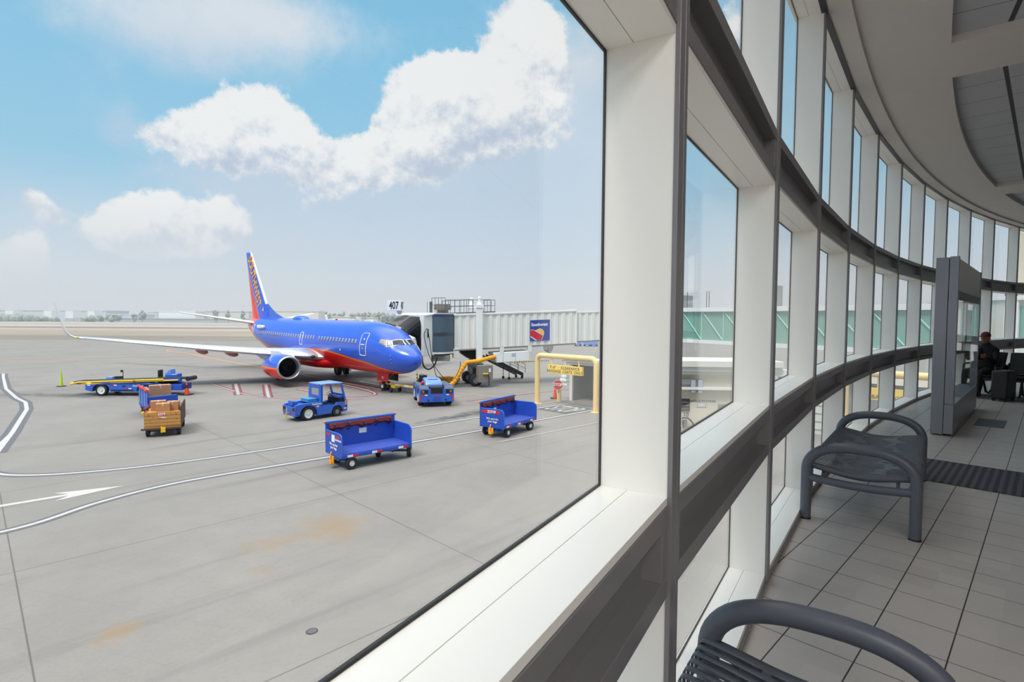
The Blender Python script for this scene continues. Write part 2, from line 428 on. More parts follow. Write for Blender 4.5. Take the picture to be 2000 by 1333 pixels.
# ---- floor
def floor_material():
    m, k, p = new_mat('porcelain floor tile')
    co = k.node('ShaderNodeTexCoord').outputs['Object']
    X, Y, Z = k.xyz(co)
    th = R_(45.3)
    u = k.math('ADD', k.math('MULTIPLY', X, math.cos(th)), k.math('MULTIPLY', Y, math.sin(th)))
    v = k.math('ADD', k.math('MULTIPLY', X, -math.sin(th)), k.math('MULTIPLY', Y, math.cos(th)))
    us = k.math('DIVIDE', k.math('SUBTRACT', u, 3.470), .3145); vs = k.math('DIVIDE', k.math('SUBTRACT', v, .5927), .3045)
    fu = k.math('FRACT', k.math('ADD', us, .5)); fv = k.math('FRACT', k.math('ADD', vs, .5))
    du = k.math('MULTIPLY', k.math('ABSOLUTE', k.math('SUBTRACT', fu, .5)), .3145)
    dv = k.math('MULTIPLY', k.math('ABSOLUTE', k.math('SUBTRACT', fv, .5)), .3045)
    gu = k.math('SUBTRACT', 1.0, k.smooth(du, .0014, .0036)); gv = k.math('SUBTRACT', 1.0, k.smooth(dv, .0024, .0040))
    g = k.math('MAXIMUM', gu, gv)
    cell = k.comb(k.math('FLOOR', k.math('ADD', us, .5)), k.math('FLOOR', k.math('ADD', vs, .5)), 0)
    wn = k.node('ShaderNodeTexWhiteNoise', noise_dimensions='2D'); k.l.new(cell, wn.inputs['Vector'])
    tone = k.mix(wn.outputs['Value'], lin(178, 170, 164), lin(188, 180, 173))
    sp = k.smooth(k.noise(co, 420.0, 2.0, .6), .60, .72)
    tone = k.mix(k.math('MULTIPLY', sp, .5), tone, lin(110, 106, 102))
    tone = k.mix(k.math('MULTIPLY', k.noise(co, 2.2, 4.0), .3), tone, lin(140, 137, 134))
    k.l.new(k.mix(g, tone, lin(52, 47, 48)), p.inputs['Base Color'])
    k.l.new(k.math('ADD', .36, k.math('MULTIPLY', g, .4)), p.inputs['Roughness'])
    b = k.node('ShaderNodeBump'); b.inputs['Strength'].default_value = .35; b.inputs['Distance'].default_value = .002; b.invert = True
    k.l.new(g, b.inputs['Height']); k.l.new(b.outputs[0], p.inputs['Normal'])
    return m
DEPTH = 12.0
def ring_slab(n0, n1, i0, i1, z0, z1, step=.5, mb=None):
    mb = mb or MB(); rings = []
    c = int(round((n1-n0)/step))
    for j in range(c+1):
        n = n0+(n1-n0)*j/c
        rings.append([pol(n, i0, z0), pol(n, i1, z0), pol(n, i1, z1), pol(n, i0, z1)])
    return mb.loft(rings)
struct(ring_slab(N0, N1, -.05, DEPTH, FLOOR-.25, FLOOR).build('floor', floor_material(), None, smooth=0), 'grey square tiled concourse floor')
# ---- ceiling: soffit strip, gypsum band, raised coffers with tiles between radial ribs
cl = MB()
ring_slab(N0, N1, .024, .20, Z_T+.0, Z_T+.10, .25, cl)
cl.build('soffit_strip', M['ceil_white'], None, smooth=0)
cs = bpy.data.objects['soffit_strip']; cs.name = 'ceiling_edge'; struct(cs, 'narrow soffit strip along the window head')
cl = MB(); ring_slab(N0, N1, .20, .70, Z_T+.035, Z_T+.13, .25, cl)
ceil_root = cl.build('ceiling', M['ceil_white'], None, smooth=0); struct(ceil_root, 'curved plaster ceiling band')
cl = MB(); ring_slab(N0, N1, .70, .87, Z_T+.012, Z_T+.14, .25, cl)
for j in range(-1, 4):
    nb = 3.95+4.02*j
    if nb+.25 > N1 or nb-.25 < N0: continue
    ring_slab(nb-.245, nb+.245, .87, DEPTH, Z_T+.012, Z_T+.14, .245, cl)
cl.build('rib', M['ceil_white'], ceil_root, smooth=0)
def ceil_tile_material():
    m, k, p = new_mat('acoustic ceiling tile')
    co = k.node('ShaderNodeTexCoord').outputs['Object']
    X, Y, Z = k.xyz(co)
    dx = k.math('MULTIPLY', k.math('ABSOLUTE', k.math('SUBTRACT', k.math('FRACT', k.math('ADD', k.math('DIVIDE', k.math('SUBTRACT', X, .70), .63), .5)), .5)), .63)
    dy = k.math('MULTIPLY', k.math('ABSOLUTE', k.math('SUBTRACT', k.math('FRACT', k.math('ADD', k.math('DIVIDE', k.math('SUBTRACT', Y, .48), 1.25), .5)), .5)), 1.25)
    gx = k.math('SUBTRACT', 1.0, k.smooth(dx, .004, .008)); gy = k.math('SUBTRACT', 1.0, k.smooth(dy, .017, .024))
    n = k.noise(co, 3.0, 4.0)
    t = k.mix(n, lin(176, 176, 180), lin(190, 190, 193))
    t = k.mix(k.math('MULTIPLY', k.smooth(k.noise(co, 160., 2.), .55, .7), .25), t, lin(120, 120, 122))
    k.l.new(k.mix(k.math('MAXIMUM', k.math('MULTIPLY', gx, .8), gy), t, lin(70, 68, 70)), p.inputs['Base Color'])
    p.inputs['Roughness'].default_value = .9
    return m
mt = ceil_tile_material()
for j in range(-2, 4):
    na, nb = 3.95+4.02*j+.22, 3.95+4.02*(j+1)-.22
    na, nb = max(na, N0), min(nb, N1)
    if nb-na < .3: continue
    mid = (na+nb)/2; o3 = pol(na+.0, .80, Z_T+.10)
    e = (pol(nb, .80, 0)-pol(na, .80, 0)).normalized(); y = Vector((-e.y, e.x, 0)); y = -y if y.dot(Vector((CX, CY, 0))-pol(mid, 0, 0)) < 0 else y
    z = e.cross(y)
    mw = Matrix((e, y, z)).transposed().to_4x4(); mw.translation = o3
    mb = ring_slab(na, nb, .80, DEPTH, Z_T+.085, Z_T+.14, .5); mb.xform(mw.inverted())
    o = mb.build('ceiling_tiles', mt, None, smooth=0); o.matrix_world = mw; struct(o, 'lay-in tile ceiling panel')
# ---- slab above and below, back and end walls, outside skirt of the building
struct(ring_slab(N0, N1, -.28, DEPTH, Z_T+.14, Z_T+.55).build('roof', M['concrete_white'], None, smooth=0), 'flat concourse roof slab')
struct(ring_slab(N0, N1, DEPTH, DEPTH+.2, FLOOR, Z_T+.14).build('wall_back', M['ceil_white'], None, smooth=0), 'plain back wall of the concourse')
for nm, n in (('wall_near', N0), ('wall_far', N1)):
    mb = MB(); ring_slab(n-.06, n, 0, DEPTH, FLOOR, Z_T+.14, .06, mb); struct(mb.build(nm, M['ceil_white'], None, smooth=0), 'end wall of the concourse')
mb = MB(); ring_slab(N0, N1, -.26, -.02, 0, FLOOR-.26, .5, mb); struct(mb.build('wall_outside', M['concrete_white'], None, smooth=0), 'pale outer wall below the windows')

# ---- mats and painted floor reflection
def mat_rib_material():
    m, k, p = new_mat('ribbed entrance mat')
    co = k.node('ShaderNodeTexCoord').outputs['Object']; X, Y, Z = k.xyz(co)
    s = k.math('ABSOLUTE', k.math('SUBTRACT', k.math('FRACT', k.math('DIVIDE', Y, .064)), .5))
    c = k.mix(k.smooth(s, .18, .32), lin(86, 84, 90), lin(52, 51, 56))
    c = k.mix(k.math('MULTIPLY', k.noise(co, 300., 2.), .35), c, lin(40, 40, 44))
    k.l.new(c, p.inputs['Base Color']); p.inputs['Roughness'].default_value = .9
    b = k.node('ShaderNodeBump'); b.inputs['Strength'].default_value = .6; b.inputs['Distance'].default_value = .006
    k.l.new(k.smooth(s, .15, .35), b.inputs['Height']); b.invert = True; k.l.new(b.outputs[0], p.inputs['Normal'])
    return m
mr = mat_rib_material()
UX = Vector((math.cos(R_(45.3)), math.sin(R_(45.3)), 0)); VX = Vector((UX.y, -UX.x, 0))
def floor_mat(corner, lu, lv, label):
    mb = MB().box(0, lu, -lv, 0, 0, .009)
    o = mb.build('floor_mat', mr, None, smooth=0, bevel=.003)
    o.location = (corner[0], corner[1], FLOOR+.0005); o.rotation_euler = (0, 0, R_(45.3))
    return tag(o, label, 'mat', 'ribbed floor mats')
c0 = Vector((4.045, 5.308, 0))-VX*.42
floor_mat(c0, 1.04, 4.3, 'dark ribbed floor mat running to the right of the slatted bench')
c1 = Vector((9.147, 11.211, 0))-VX*.25
floor_mat(c1, .85, 4.5, 'far dark ribbed floor mat beyond the steel glass partition')
pl = MB().box(-.42, .42, -.17, .17, 0, .003).build('floor_reflection', M['dark_steel'], None, smooth=0)  # dark sheet paints a reflection onto the floor tiles
pl.location = (7.35, 8.30, FLOOR+.0005); pl.rotation_euler = (0, 0, R_(45.3)); tag(pl, 'thin dark sheet standing in for a reflection on the floor beside the partition', 'painted reflection')

# ---- benches
def bench_seat_bm(L, W, zt):
    """slotted sheet seat, contoured across its width and rolled down at both long edges"""
    prof = []           # (y, z) across the width
    for i in range(5): prof.append((-W/2, zt-.085+.017*i))
    for i in range(1, 5):
        a = math.pi/2*i/4; prof.append((-W/2+.018*(1-math.cos(a)), zt-.017+.018*math.sin(a)))
    m = 26
    for i in range(1, m):
        t = i/m; y = -W/2+.018+(W-.036)*t
        dip = .046*math.sin(math.pi*t)**1.5
        prof.append((y, zt+.001-dip))
    for (y, z) in list(prof[:9])[::-1]: prof.append((-y, z))
    n = len(prof); pitch = .046; slot = .021
    rows = int(round(L/pitch)); xs = []
    x0 = -rows*pitch/2
    mb = MB(); vid = {}
    def V(ix, x, j):
        if (ix, j) not in vid:
            vid[(ix, j)] = len(mb.v); mb.v.append((x, prof[j][0], prof[j][1]))
        return vid[(ix, j)]
    cols = []
    cols.append(x0-.03)
    for r in range(rows):
        cols += [x0+r*pitch+(pitch-slot)/2, x0+r*pitch+(pitch+slot)/2]
    cols.append(x0+rows*pitch+.03)
    for c in range(len(cols)-1):
        isslot = c % 2 == 1
        r = c//2
        for j in range(n-1):
            yc = (prof[j][0]+prof[j+1][0])/2; t = yc/W+.5
            solid = True
            if isslot:
                zc = (prof[j][1]+prof[j+1][1])/2
                edge = zc < zt-.062
                # wandering solid patches that make the wave pattern in the slots
                w1 = .30+.055*math.sin(r*.8)+.02*math.sin(r*2.1); w2 = .68+.05*math.sin(r*.8+2.2)
                patch = abs(t-w1) < .03+.04*(math.sin(r*.45) > .2) or abs(t-w2) < .03+.04*(math.sin(r*.45+1.4) > .2)
                solid = edge or patch
            if solid: mb.f.append((V(c, cols[c], j), V(c+1, cols[c+1], j), V(c+1, cols[c+1], j+1), V(c, cols[c], j+1)))
    return mb, prof, cols
def arch(W, x, zs=.385, zt=.60, n=26):
    h = W/2; pts = [(x, -h, 0.0), (x, -h, .12), (x, -h, .24), (x, -h, zs-.06)]
    for i in range(n+1):
        a = math.pi*i/n; ex = .80
        cy = -math.copysign(abs(math.cos(a))**ex, math.cos(a)); sz = max(0.0, math.sin(a))**.86
        pts.append((x, h*cy, zs+(zt-zs)*sz))
    return pts+[(x, h, zs-.06), (x, h, .24), (x, h, .12), (x, h, 0.0)]
def make_bench(label):
    root = thing('bench', label, 'bench', group='charcoal slatted benches')
    L, W = 1.748, .60
    mb, prof, cols = bench_seat_bm(L, .735, .446)
    mb.build('seat', M['seat_grey'], root, smooth=50, solid=.004)
    for x in (cols[0], cols[-1]):     # folded end flange of the seat
        k = MB(); P = [(x, y, z+.002) for y, z in prof[4:-4]]; Q = [(x, y, z-.042) for y, z in prof[4:-4]]
        k.loft([P, Q], closed=False); k.build('end_flange', M['seat_grey'], root, smooth=40, solid=.006)
    for x in (-.925, .925):
        MB().tube(arch(.70, x), .0385, 16).build('end_hoop', M['seat_grey'], root, smooth=60)
        for y in (-.35, .35):
            MB().cyl((x, y, 0), (x, y, .012), .0405, n=20).build('foot_ring', M['black'], root)
        s = -1 if x > 0 else 1
        pts = [(x, -.35+.70*i/10, .335-.022*math.sin(math.pi*i/10)) for i in range(11)]
        MB().tube(pts, .030, 12).build('cross_tube', M['seat_grey'], root, smooth=60)
        for y in (-.24, .24):
            MB().tube([(x, y*1.0, .335), (x+s*.05, y, .37), (x+s*.09, y, .415)], .012, 8).build('bracket', M['seat_grey'], root)
    return root
b1 = make_bench('charcoal slatted metal bench standing whole beyond the window beside the ribbed mat')
ang = R_(52.0)
b1.rotation_euler = (0, 0, ang)
cn = Vector((2.61, 4.045)); b1.location = (cn.x+.925*math.cos(ang), cn.y+.925*math.sin(ang), FLOOR)
b2 = copy_tree(b1); b2['label'] = 'nearest charcoal bench, only its end hoop and seat corner showing below the big window'
ang2 = R_(56.0); b2.rotation_euler = (0, 0, ang2)
cn2 = Vector((1.0, 1.705)); b2.location = (cn2.x-.925*math.cos(ang2), cn2.y-.925*math.sin(ang2), FLOOR)

# ---- steel framed glass partition
def make_partition():
    root = thing('glass_partition', 'tall brushed steel framed glass partition standing on the concourse floor', 'partition', (5.943-.0, 7.29, FLOOR), (0, 0, R_(45.4)))
    # local x along its length, +y to the window side
    T, Lh = .245, 3.32
    MB().box(0, .14, .105, T, .015, 2.42).build('post', M['steel'], root, smooth=0, bevel=.006)
    MB().box(.004, .10, 0, .098, .44, 2.43).build('post', M['steel'], root, smooth=0, bevel=.005)
    MB().box(Lh-.06, Lh, 0, .10, .44, 2.42).build('post', M['steel'], root, smooth=0, bevel=.006)
    MB().box(0, Lh, 0, .1, .03, .43).box(.14, Lh, .1, T, .03, .43).build('base_panel', M['steel'], root, smooth=0, bevel=.004)
    MB().box(.05, Lh-.05, .03, T-.03, 0, .03).build('plinth', M['black'], root, smooth=0)
    MB().box(.10, Lh-.06, .01, .09, 1.97, 2.41).build('header_panel', M['frosted'], root, smooth=0, bevel=.004)
    MB().box(.10, Lh-.06, .0, .1, 1.85, 1.97).build('rail', M['dark_steel'], root, smooth=0, bevel=.003)
    MB().box(.10, Lh-.06, .004, .014, .43, 1.85).build('glass_pane', M['glass'], root, smooth=0)
M['frosted'] = mat('frosted panel', (176, 178, 176), .35, var=.06, scale=2)
make_partition()

# ---- waiting seats and the person
def make_seat(label):
    root = thing('waiting_chair', label, 'chair', group='black waiting chairs by the far windows')
    k = MB(); pr = [(-.24, .40), (-.22, .435), (-.1, .43), (.1, .425), (.21, .45)]
    k.loft([[(x, -.25, z) for x, z in pr]+[(x, -.25, z-.05) for x, z in pr[::-1]], [(x, .25, z) for x, z in pr]+[(x, .25, z-.05) for x, z in pr[::-1]]])
    k.build('seat', M['black'], root, bevel=.01)
    k = MB(); pr = [(-.19, .47), (-.23, .6), (-.28, .75), (-.33, .90)]
    k.loft([[(x, -.25, z) for x, z in pr]+[(x-.05, -.25, z) for x, z in pr[::-1]], [(x, .25, z) for x, z in pr]+[(x-.05, .25, z) for x, z in pr[::-1]]])
    k.build('backrest', M['black'], root, bevel=.012)
    for y in (-.28, .28):
        MB().tube([(-.24, y, .52), (-.18, y, .635), (.0, y, .65), (.17, y, .64), (.2, y, .45), (.0, y, .38)], .018, 8).build('armrest', M['black'], root, smooth=60)
    MB().box(-.05, .05, -.3, .3, .31, .37).build('beam', M['black'], root, bevel=.008)
    MB().tube([(.22, 0, .018), (.12, 0, .05), (0, 0, .31)], .022, 8).tube([(-.24, 0, .018), (-.12, 0, .05), (0, 0, .31)], .022, 8).build('leg', M['dark_steel'], root, smooth=60)
    return root
seats = [((10.07, 11.60), 204, 'black waiting chair under the seated person'),
         ((10.71, 12.08), 37, 'black waiting chair backing onto the seated person'),
         ((10.43, 11.10), 217, 'black waiting chair in front at the right edge, empty'),
         ((11.08, 11.58), 37, 'black waiting chair at the right edge with its back towards the empty one')]
st0 = None
for (p, a, lb) in seats:
    o = make_seat(lb) if st0 is None else copy_tree(st0)
    st0 = st0 or o
    o['label'] = lb; o.location = (p[0], p[1], FLOOR); o.rotation_euler = (0, 0, R_(a))
def make_suitcase():
    root = thing('suitcase', 'black upright suitcase beside the row of waiting chairs', 'suitcase', (9.66, 10.66, FLOOR), (0, 0, R_(30)))
    MB().box(-.22, .22, -.13, .13, .05, .60).build('shell', M['black'], root, bevel=.03)
    MB().tube([(-.1, .1, .58), (-.1, .1, .64), (.1, .1, .64), (.1, .1, .58)], .011, 8).build('handle', M['dark_steel'], root)
    for x in (-.17, .17):
        for y in (-.09, .09): MB().cyl((x-.012, y, .03), (x+.012, y, .03), .03, n=12).build('wheel', M['rubber'], root)
make_suitcase()

M['mouth'] = mat('lips', (110, 62, 56), .6)
def make_person():
    """seated, facing the windows on the left, reading from a folder held in both hands"""
    root = thing('person', 'person in black clothes and dark cap sitting and holding an open dark folder', 'person', (10.07, 11.60, FLOOR), (0, 0, R_(204)))
    # joints: local +x is forward
    J = {}; E = []; R = []
    pts = []
    def add(p, r, parent=None):
        pts.append((p, r)); i = len(pts)-1
        if parent is not None: E.append((parent, i))
        return i
    pel = add((-.06, 0, .53), .145)
    ab = add((-.075, 0, .66), .140, pel); ch = add((-.09, 0, .86), .155, ab); sh = add((-.085, 0, .98), .12, ch); nk = add((-.06, 0, 1.07), .056, sh)
    hd_ = add((-.04, 0, 1.14), .066, nk)
    hands = []
    for s in (-1, 1):
        h = add((-.02, s*.10, .50), .10, pel); kn = add((.42, s*.13, .50), .066, h); an = add((.46, s*.13, .11), .043, kn); toe = add((.60, s*.15, .045), .036, an)
        c = add((-.09, s*.17, .96), .065, sh); el_ = add((.10, s*.24, .74), .046, c); wr = add((.30, s*.17, .82), .030, el_)
        hands.append((.30, s*.17, .82))
    me = bpy.data.meshes.new('body'); me.from_pydata([p for p, r in pts], E, [])
    body = bpy.data.objects.new('body', me); COL.objects.link(body); body.parent = root
    sk = body.modifiers.new('skin', 'SKIN'); body.modifiers.new('sub', 'SUBSURF').levels = 2; body.modifiers['sub'].render_levels = 2
    sl = me.skin_vertices[0].data
    for i, (p, r) in enumerate(pts): sl[i].radius = (r, r)
    sl[0].use_root = True
    me.materials.append(M['cloth_black'])
    for p in body.modifiers: pass
    # head with face
    k = MB(); rings = []
    prof = [(-.115, .035, .03), (-.10, .055, .048), (-.06, .074, .062), (-.01, .088, .072), (.04, .095, .076), (.08, .088, .072), (.11, .06, .05), (.125, .02, .02)]
    hc = Vector((-.025, 0, 1.20))
    for z, rx, ry in prof:
        rings.append([hc+Vector((rx*math.cos(2*math.pi*j/20)*(1.0 if math.cos(2*math.pi*j/20) > 0 else 1.05), ry*math.sin(2*math.pi*j/20), z)) for j in range(20)])
    k.loft(rings)
    k.prism([hc+Vector((.085, -.014, -.025)), hc+Vector((.085, .014, -.025)), hc+Vector((.088, 0, .025))], (.026, 0, -.008))
    for s in (-1, 1): k.ball(hc+Vector((0.0, s*.076, -.005)), (.022, .012, .03))
    k.build('head', M['skin'], root, smooth=60)
    for s in (-1, 1): MB().ball(hc+Vector((.081, s*.03, .022)), (.009, .013, .007)).build('eye', M['ink'], root, smooth=60)
    MB().box(hc.x+.076, hc.x+.086, -.022, .022, hc.z-.062, hc.z-.055).build('mouth', M['mouth'], root)
    cp = MB(); rings = [[hc+Vector((r*math.cos(2*math.pi*j/20)*1.04-.004, r*.82*math.sin(2*math.pi*j/20), z)) for j in range(20)] for z, r in ((.035, .1), (.075, .098), (.112, .08), (.137, .03))]
    cp.loft(rings); cp.prism([hc+Vector((.075, -.07, .045)), hc+Vector((.165, -.045, .03)), hc+Vector((.165, .045, .03)), hc+Vector((.075, .07, .045))], (0, 0, .008)); cp.build('cap', M['cloth_red'], root, smooth=50)
    # hands: palm, four fingers, thumb
    for s, (hx, hy, hz) in zip((-1, 1), hands):
        h = MB(); h.ball((hx+.045, hy, hz+.02), (.05, .02, .042), 12, 8)
        for f in range(4):
            y0 = hz+.045-.022*f; ln = (.05, .058, .054, .042)[f]
            h.tube([(hx+.08, hy, y0), (hx+.08+ln*.6, hy-s*.012, y0+.004), (hx+.08+ln*.75, hy-s*.035, y0), (hx+.07+ln*.5, hy-s*.045, y0-.004)], [.0095, .009, .0085, .007], 7)
        h.tube([(hx+.03, hy-s*.01, hz+.055), (hx+.065, hy-s*.03, hz+.078), (hx+.095, hy-s*.036, hz+.075)], [.011, .010, .008], 7)
        h.build('hand', M['skin'], root, smooth=60)
        MB().tube([(.56, s*.155, .045), (.44, s*.13, .05)], [.046, .05], 10).ball((.60, s*.155, .042), (.10, .045, .042)).build('shoe', M['black'], root, smooth=60)
    return root
make_person()
k = MB()
k.loft([[(.36, -.16, .76), (.40, -.16, 1.0)], [(.42, -.08, .76), (.45, -.08, 1.01)], [(.40, 0, .75), (.43, 0, 1.0)], [(.42, .08, .76), (.45, .08, 1.01)], [(.36, .16, .76), (.40, .16, 1.0)]], closed=False)
np_ = k.build('folder', M['black'], None, smooth=60, solid=.003); np_.location = (10.07, 11.60, FLOOR); np_.rotation_euler = (0, 0, R_(204)); tag(np_, 'open dark folder held by the seated person', 'folder')
# ================================================================== the apron
def apron_material():
    m, k, p = new_mat('apron concrete')
    co = k.node('ShaderNodeTexCoord').outputs['Object']; X, Y, Z = k.xyz(co)
    s2 = math.sqrt(.5)
    u = k.math('MULTIPLY', k.math('ADD', X, Y), s2); v = k.math('MULTIPLY', k.math('SUBTRACT', Y, X), s2)
    def joint(c, off, sp):
        d = k.math('MULTIPLY', k.math('ABSOLUTE', k.math('SUBTRACT', k.math('FRACT', k.math('ADD', k.math('DIVIDE', k.math('SUBTRACT', c, off), sp), .5)), .5)), sp)
        return k.math('SUBTRACT', 1.0, k.smooth(d, .007, .020))
    g = k.math('MAXIMUM', joint(u, .60, 7.68), joint(v, 16.05, 7.55))
    n1 = k.noise(co, .22, 6.0, .62); n2 = k.noise(co, 1.6, 6.0, .6); n3 = k.noise(co, 14.0, 4.0, .6)
    cell = k.comb(k.math('FLOOR', k.math('DIVIDE', k.math('SUBTRACT', u, .55), 7.62)), k.math('FLOOR', k.math('DIVIDE', k.math('SUBTRACT', v, 15.9), 7.62)))
    wn = k.node('ShaderNodeTexWhiteNoise', noise_dimensions='2D'); k.l.new(cell, wn.inputs['Vector'])
    c = k.mix(k.smooth(n1, .25, .75), lin(*APRON_LO), lin(*APRON_HI))
    c = k.mix(k.math('MULTIPLY', k.smooth(n2, .3, .8), .34), c, lin(120, 117, 114))
    c = k.mix(k.math('MULTIPLY', k.smooth(n3, .45, .75), .22), c, lin(96, 94, 92))
    c = k.mix(k.math('MULTIPLY', wn.outputs['Value'], .16), c, lin(120, 118, 115))
    # streaks of tyre dirt running along the slabs
    st = k.noise(k.comb(k.math('MULTIPLY', u, .05), k.math('MULTIPLY', v, .8)), 1.0, 5.0, .6)
    c = k.mix(k.math('MULTIPLY', k.smooth(st, .54, .72), .36), c, lin(90, 88, 88))
    # stains, those under the aircraft darkened to paint its belly shadow: (x, y, radius along, radius across, angle, colour, strength)
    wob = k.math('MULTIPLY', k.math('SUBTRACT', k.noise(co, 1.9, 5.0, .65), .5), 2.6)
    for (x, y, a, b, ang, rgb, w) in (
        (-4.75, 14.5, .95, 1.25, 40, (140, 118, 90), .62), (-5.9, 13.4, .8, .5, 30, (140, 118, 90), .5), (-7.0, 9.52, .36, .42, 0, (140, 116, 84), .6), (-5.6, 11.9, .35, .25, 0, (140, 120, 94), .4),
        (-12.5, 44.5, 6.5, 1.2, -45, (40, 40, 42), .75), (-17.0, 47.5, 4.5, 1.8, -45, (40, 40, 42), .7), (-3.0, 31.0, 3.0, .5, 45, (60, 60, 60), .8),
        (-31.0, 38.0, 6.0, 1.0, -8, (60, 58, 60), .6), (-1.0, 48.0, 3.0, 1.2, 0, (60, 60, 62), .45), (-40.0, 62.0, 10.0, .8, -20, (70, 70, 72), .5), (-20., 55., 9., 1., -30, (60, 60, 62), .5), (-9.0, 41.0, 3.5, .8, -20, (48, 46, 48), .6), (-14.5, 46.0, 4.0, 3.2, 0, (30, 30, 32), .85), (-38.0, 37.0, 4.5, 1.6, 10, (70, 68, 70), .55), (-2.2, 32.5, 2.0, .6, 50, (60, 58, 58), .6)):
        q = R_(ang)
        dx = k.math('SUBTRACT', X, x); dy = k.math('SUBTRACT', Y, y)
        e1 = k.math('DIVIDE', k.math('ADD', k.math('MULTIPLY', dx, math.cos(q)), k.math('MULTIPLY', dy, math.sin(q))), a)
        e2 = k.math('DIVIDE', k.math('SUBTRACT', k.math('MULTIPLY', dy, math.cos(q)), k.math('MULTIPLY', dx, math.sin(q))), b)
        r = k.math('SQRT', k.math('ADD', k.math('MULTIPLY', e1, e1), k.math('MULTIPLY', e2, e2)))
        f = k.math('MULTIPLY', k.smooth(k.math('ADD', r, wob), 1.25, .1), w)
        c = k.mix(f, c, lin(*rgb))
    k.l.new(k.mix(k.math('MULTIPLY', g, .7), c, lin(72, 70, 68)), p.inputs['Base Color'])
    p.inputs['Roughness'].default_value = .75; p.inputs['Specular IOR Level'].default_value = .35
    b = k.node('ShaderNodeBump'); b.inputs['Strength'].default_value = .15; b.inputs['Distance'].default_value = .02
    k.l.new(n3, b.inputs['Height']); k.l.new(b.outputs[0], p.inputs['Normal'])
    return m
APRON_LO, APRON_HI = (126, 122, 118), (139, 135, 130)
def ground(name, x0, x1, y0, y1, m, label, kind='structure'):
    o = MB().box(x0, x1, y0, y1, -.3, 0).build(name, m, None, smooth=0); o['kind'] = kind; o['label'] = label; return o
ground('apron_ground', -220, 120, -30, 122, apron_material(), 'grey concrete apron with slab joints, stains and painted shade under the aircraft')
def field_mat(name, lo, hi, sc):
    m, k, p = new_mat(name); co = k.node('ShaderNodeTexCoord').outputs['Object']
    X, Y, Z = k.xyz(co); n = k.noise(k.comb(k.math('MULTIPLY', X, .25), Y, 0), sc, 5.0, .6)
    k.l.new(k.mix(k.smooth(n, .3, .7), lin(*lo), lin(*hi)), p.inputs['Base Color']); p.inputs['Roughness'].default_value = .9
    return m
gm_tan = field_mat('dry grass', (134, 124, 112), (148, 138, 124), .08); gm_tan2 = field_mat('pale dry grass', (150, 136, 118), (166, 150, 132), .06)
gm_run = field_mat('runway asphalt', (104, 102, 104), (116, 113, 114), .05); gm_shoulder = field_mat('shoulder asphalt', (116, 109, 102), (128, 121, 113), .05)
gm_pale = field_mat('pale taxiway concrete', (156, 152, 146), (166, 162, 156), .05)
for (nm, ya, yb, m_, lb) in (('shoulder_ground', 122, 150, gm_shoulder, 'dark asphalt shoulder past the apron'), ('grass_field', 150, 200, gm_tan, 'dull dry grass field'), ('grass_field', 200, 232, gm_tan2, 'pale dry grass strip before the runway'),
    ('runway_ground', 232, 262, gm_run, 'dark runway strip'), ('taxiway_ground', 262, 300, gm_pale, 'pale runway edge strip'), ('grass_field', 300, 372, gm_tan2, 'dry grass strip between the runways'), ('taxiway_ground', 372, 420, gm_pale, 'pale far runway'), ('grass_field', 420, 900, gm_tan, 'far dry ground under the hangars')):
    ground(nm, -900, 700, ya, yb, m_, lb)

# ---- painted lines
def paint_mat(name, rgb, wear):
    m, k, p = new_mat(name); co = k.node('ShaderNodeTexCoord').outputs['Object']
    n = k.smooth(k.noise(co, 5.0, 6.0, .7), .50, .78)
    k.l.new(k.mix(k.math('MULTIPLY', n, wear), lin(*rgb), lin(128, 126, 124)), p.inputs['Base Color']); p.inputs['Roughness'].default_value = .7
    return m
PW = paint_mat('white road paint', (182, 179, 176), .5); PB = paint_mat('black paint border', (92, 92, 98), .5)
PR = paint_mat('red road paint', (126, 42, 60), .5); PO = paint_mat('orange road paint', (226, 150, 80), .6); PK = paint_mat('worn dark border', (104, 100, 100), .8)
PG = paint_mat('dark stencil ground', (82, 88, 88), .4); PWR = paint_mat('worn white paint', (168, 160, 160), .8)
def smooth_path(P, n=10):
    P = [Vector((*p, 0)) for p in P]; out = []
    if len(P) < 3: return P
    for i in range(len(P)-1):
        a = P[max(i-1, 0)]; b = P[i]; c = P[i+1]; d = P[min(i+2, len(P)-1)]
        for j in range(n):
            t = j/n; out.append(.5*((2*b)+(c-a)*t+(2*a-5*b+4*c-d)*t*t+(3*b-a-3*c+d)*t**3))
    return out+[P[-1]]
def ribbon(mb, P, w0, w1, z):
    L = []; R = []
    for i, p in enumerate(P):
        t = (P[min(i+1, len(P)-1)]-P[max(i-1, 0)]).normalized(); n = Vector((-t.y, t.x, 0))
        L.append(p+n*w0+Vector((0, 0, z))); R.append(p+n*w1+Vector((0, 0, z)))
    o = len(mb.v); m = len(P)
    low = [q-Vector((0, 0, z-.0005)) for q in L], [q-Vector((0, 0, z-.0005)) for q in R]
    rings = [[L[i], R[i], low[1][i], low[0][i]] for i in range(m)]
    mb.loft(rings)
NLINE = [0]
def painted_line(P, parts, label, curve=True, cat='ground marking', z=.004):
    NLINE[0] += 1; z = z+.0011*NLINE[0]
    path = smooth_path(P) if curve else [Vector((*p, 0)) for p in P]
    root = None
    for i, (w0, w1, m) in enumerate(parts):
        mb = MB(); ribbon(mb, path, w0, w1, z+.0025*i); o = mb.build('painted_line' if root is None else 'paint_band', m, root, smooth=0)
        root = root or o
    return tag(root, label, cat, 'painted lines on the apron')
WB = [(.22, -.22, PB), (.075, -.075, PW)]
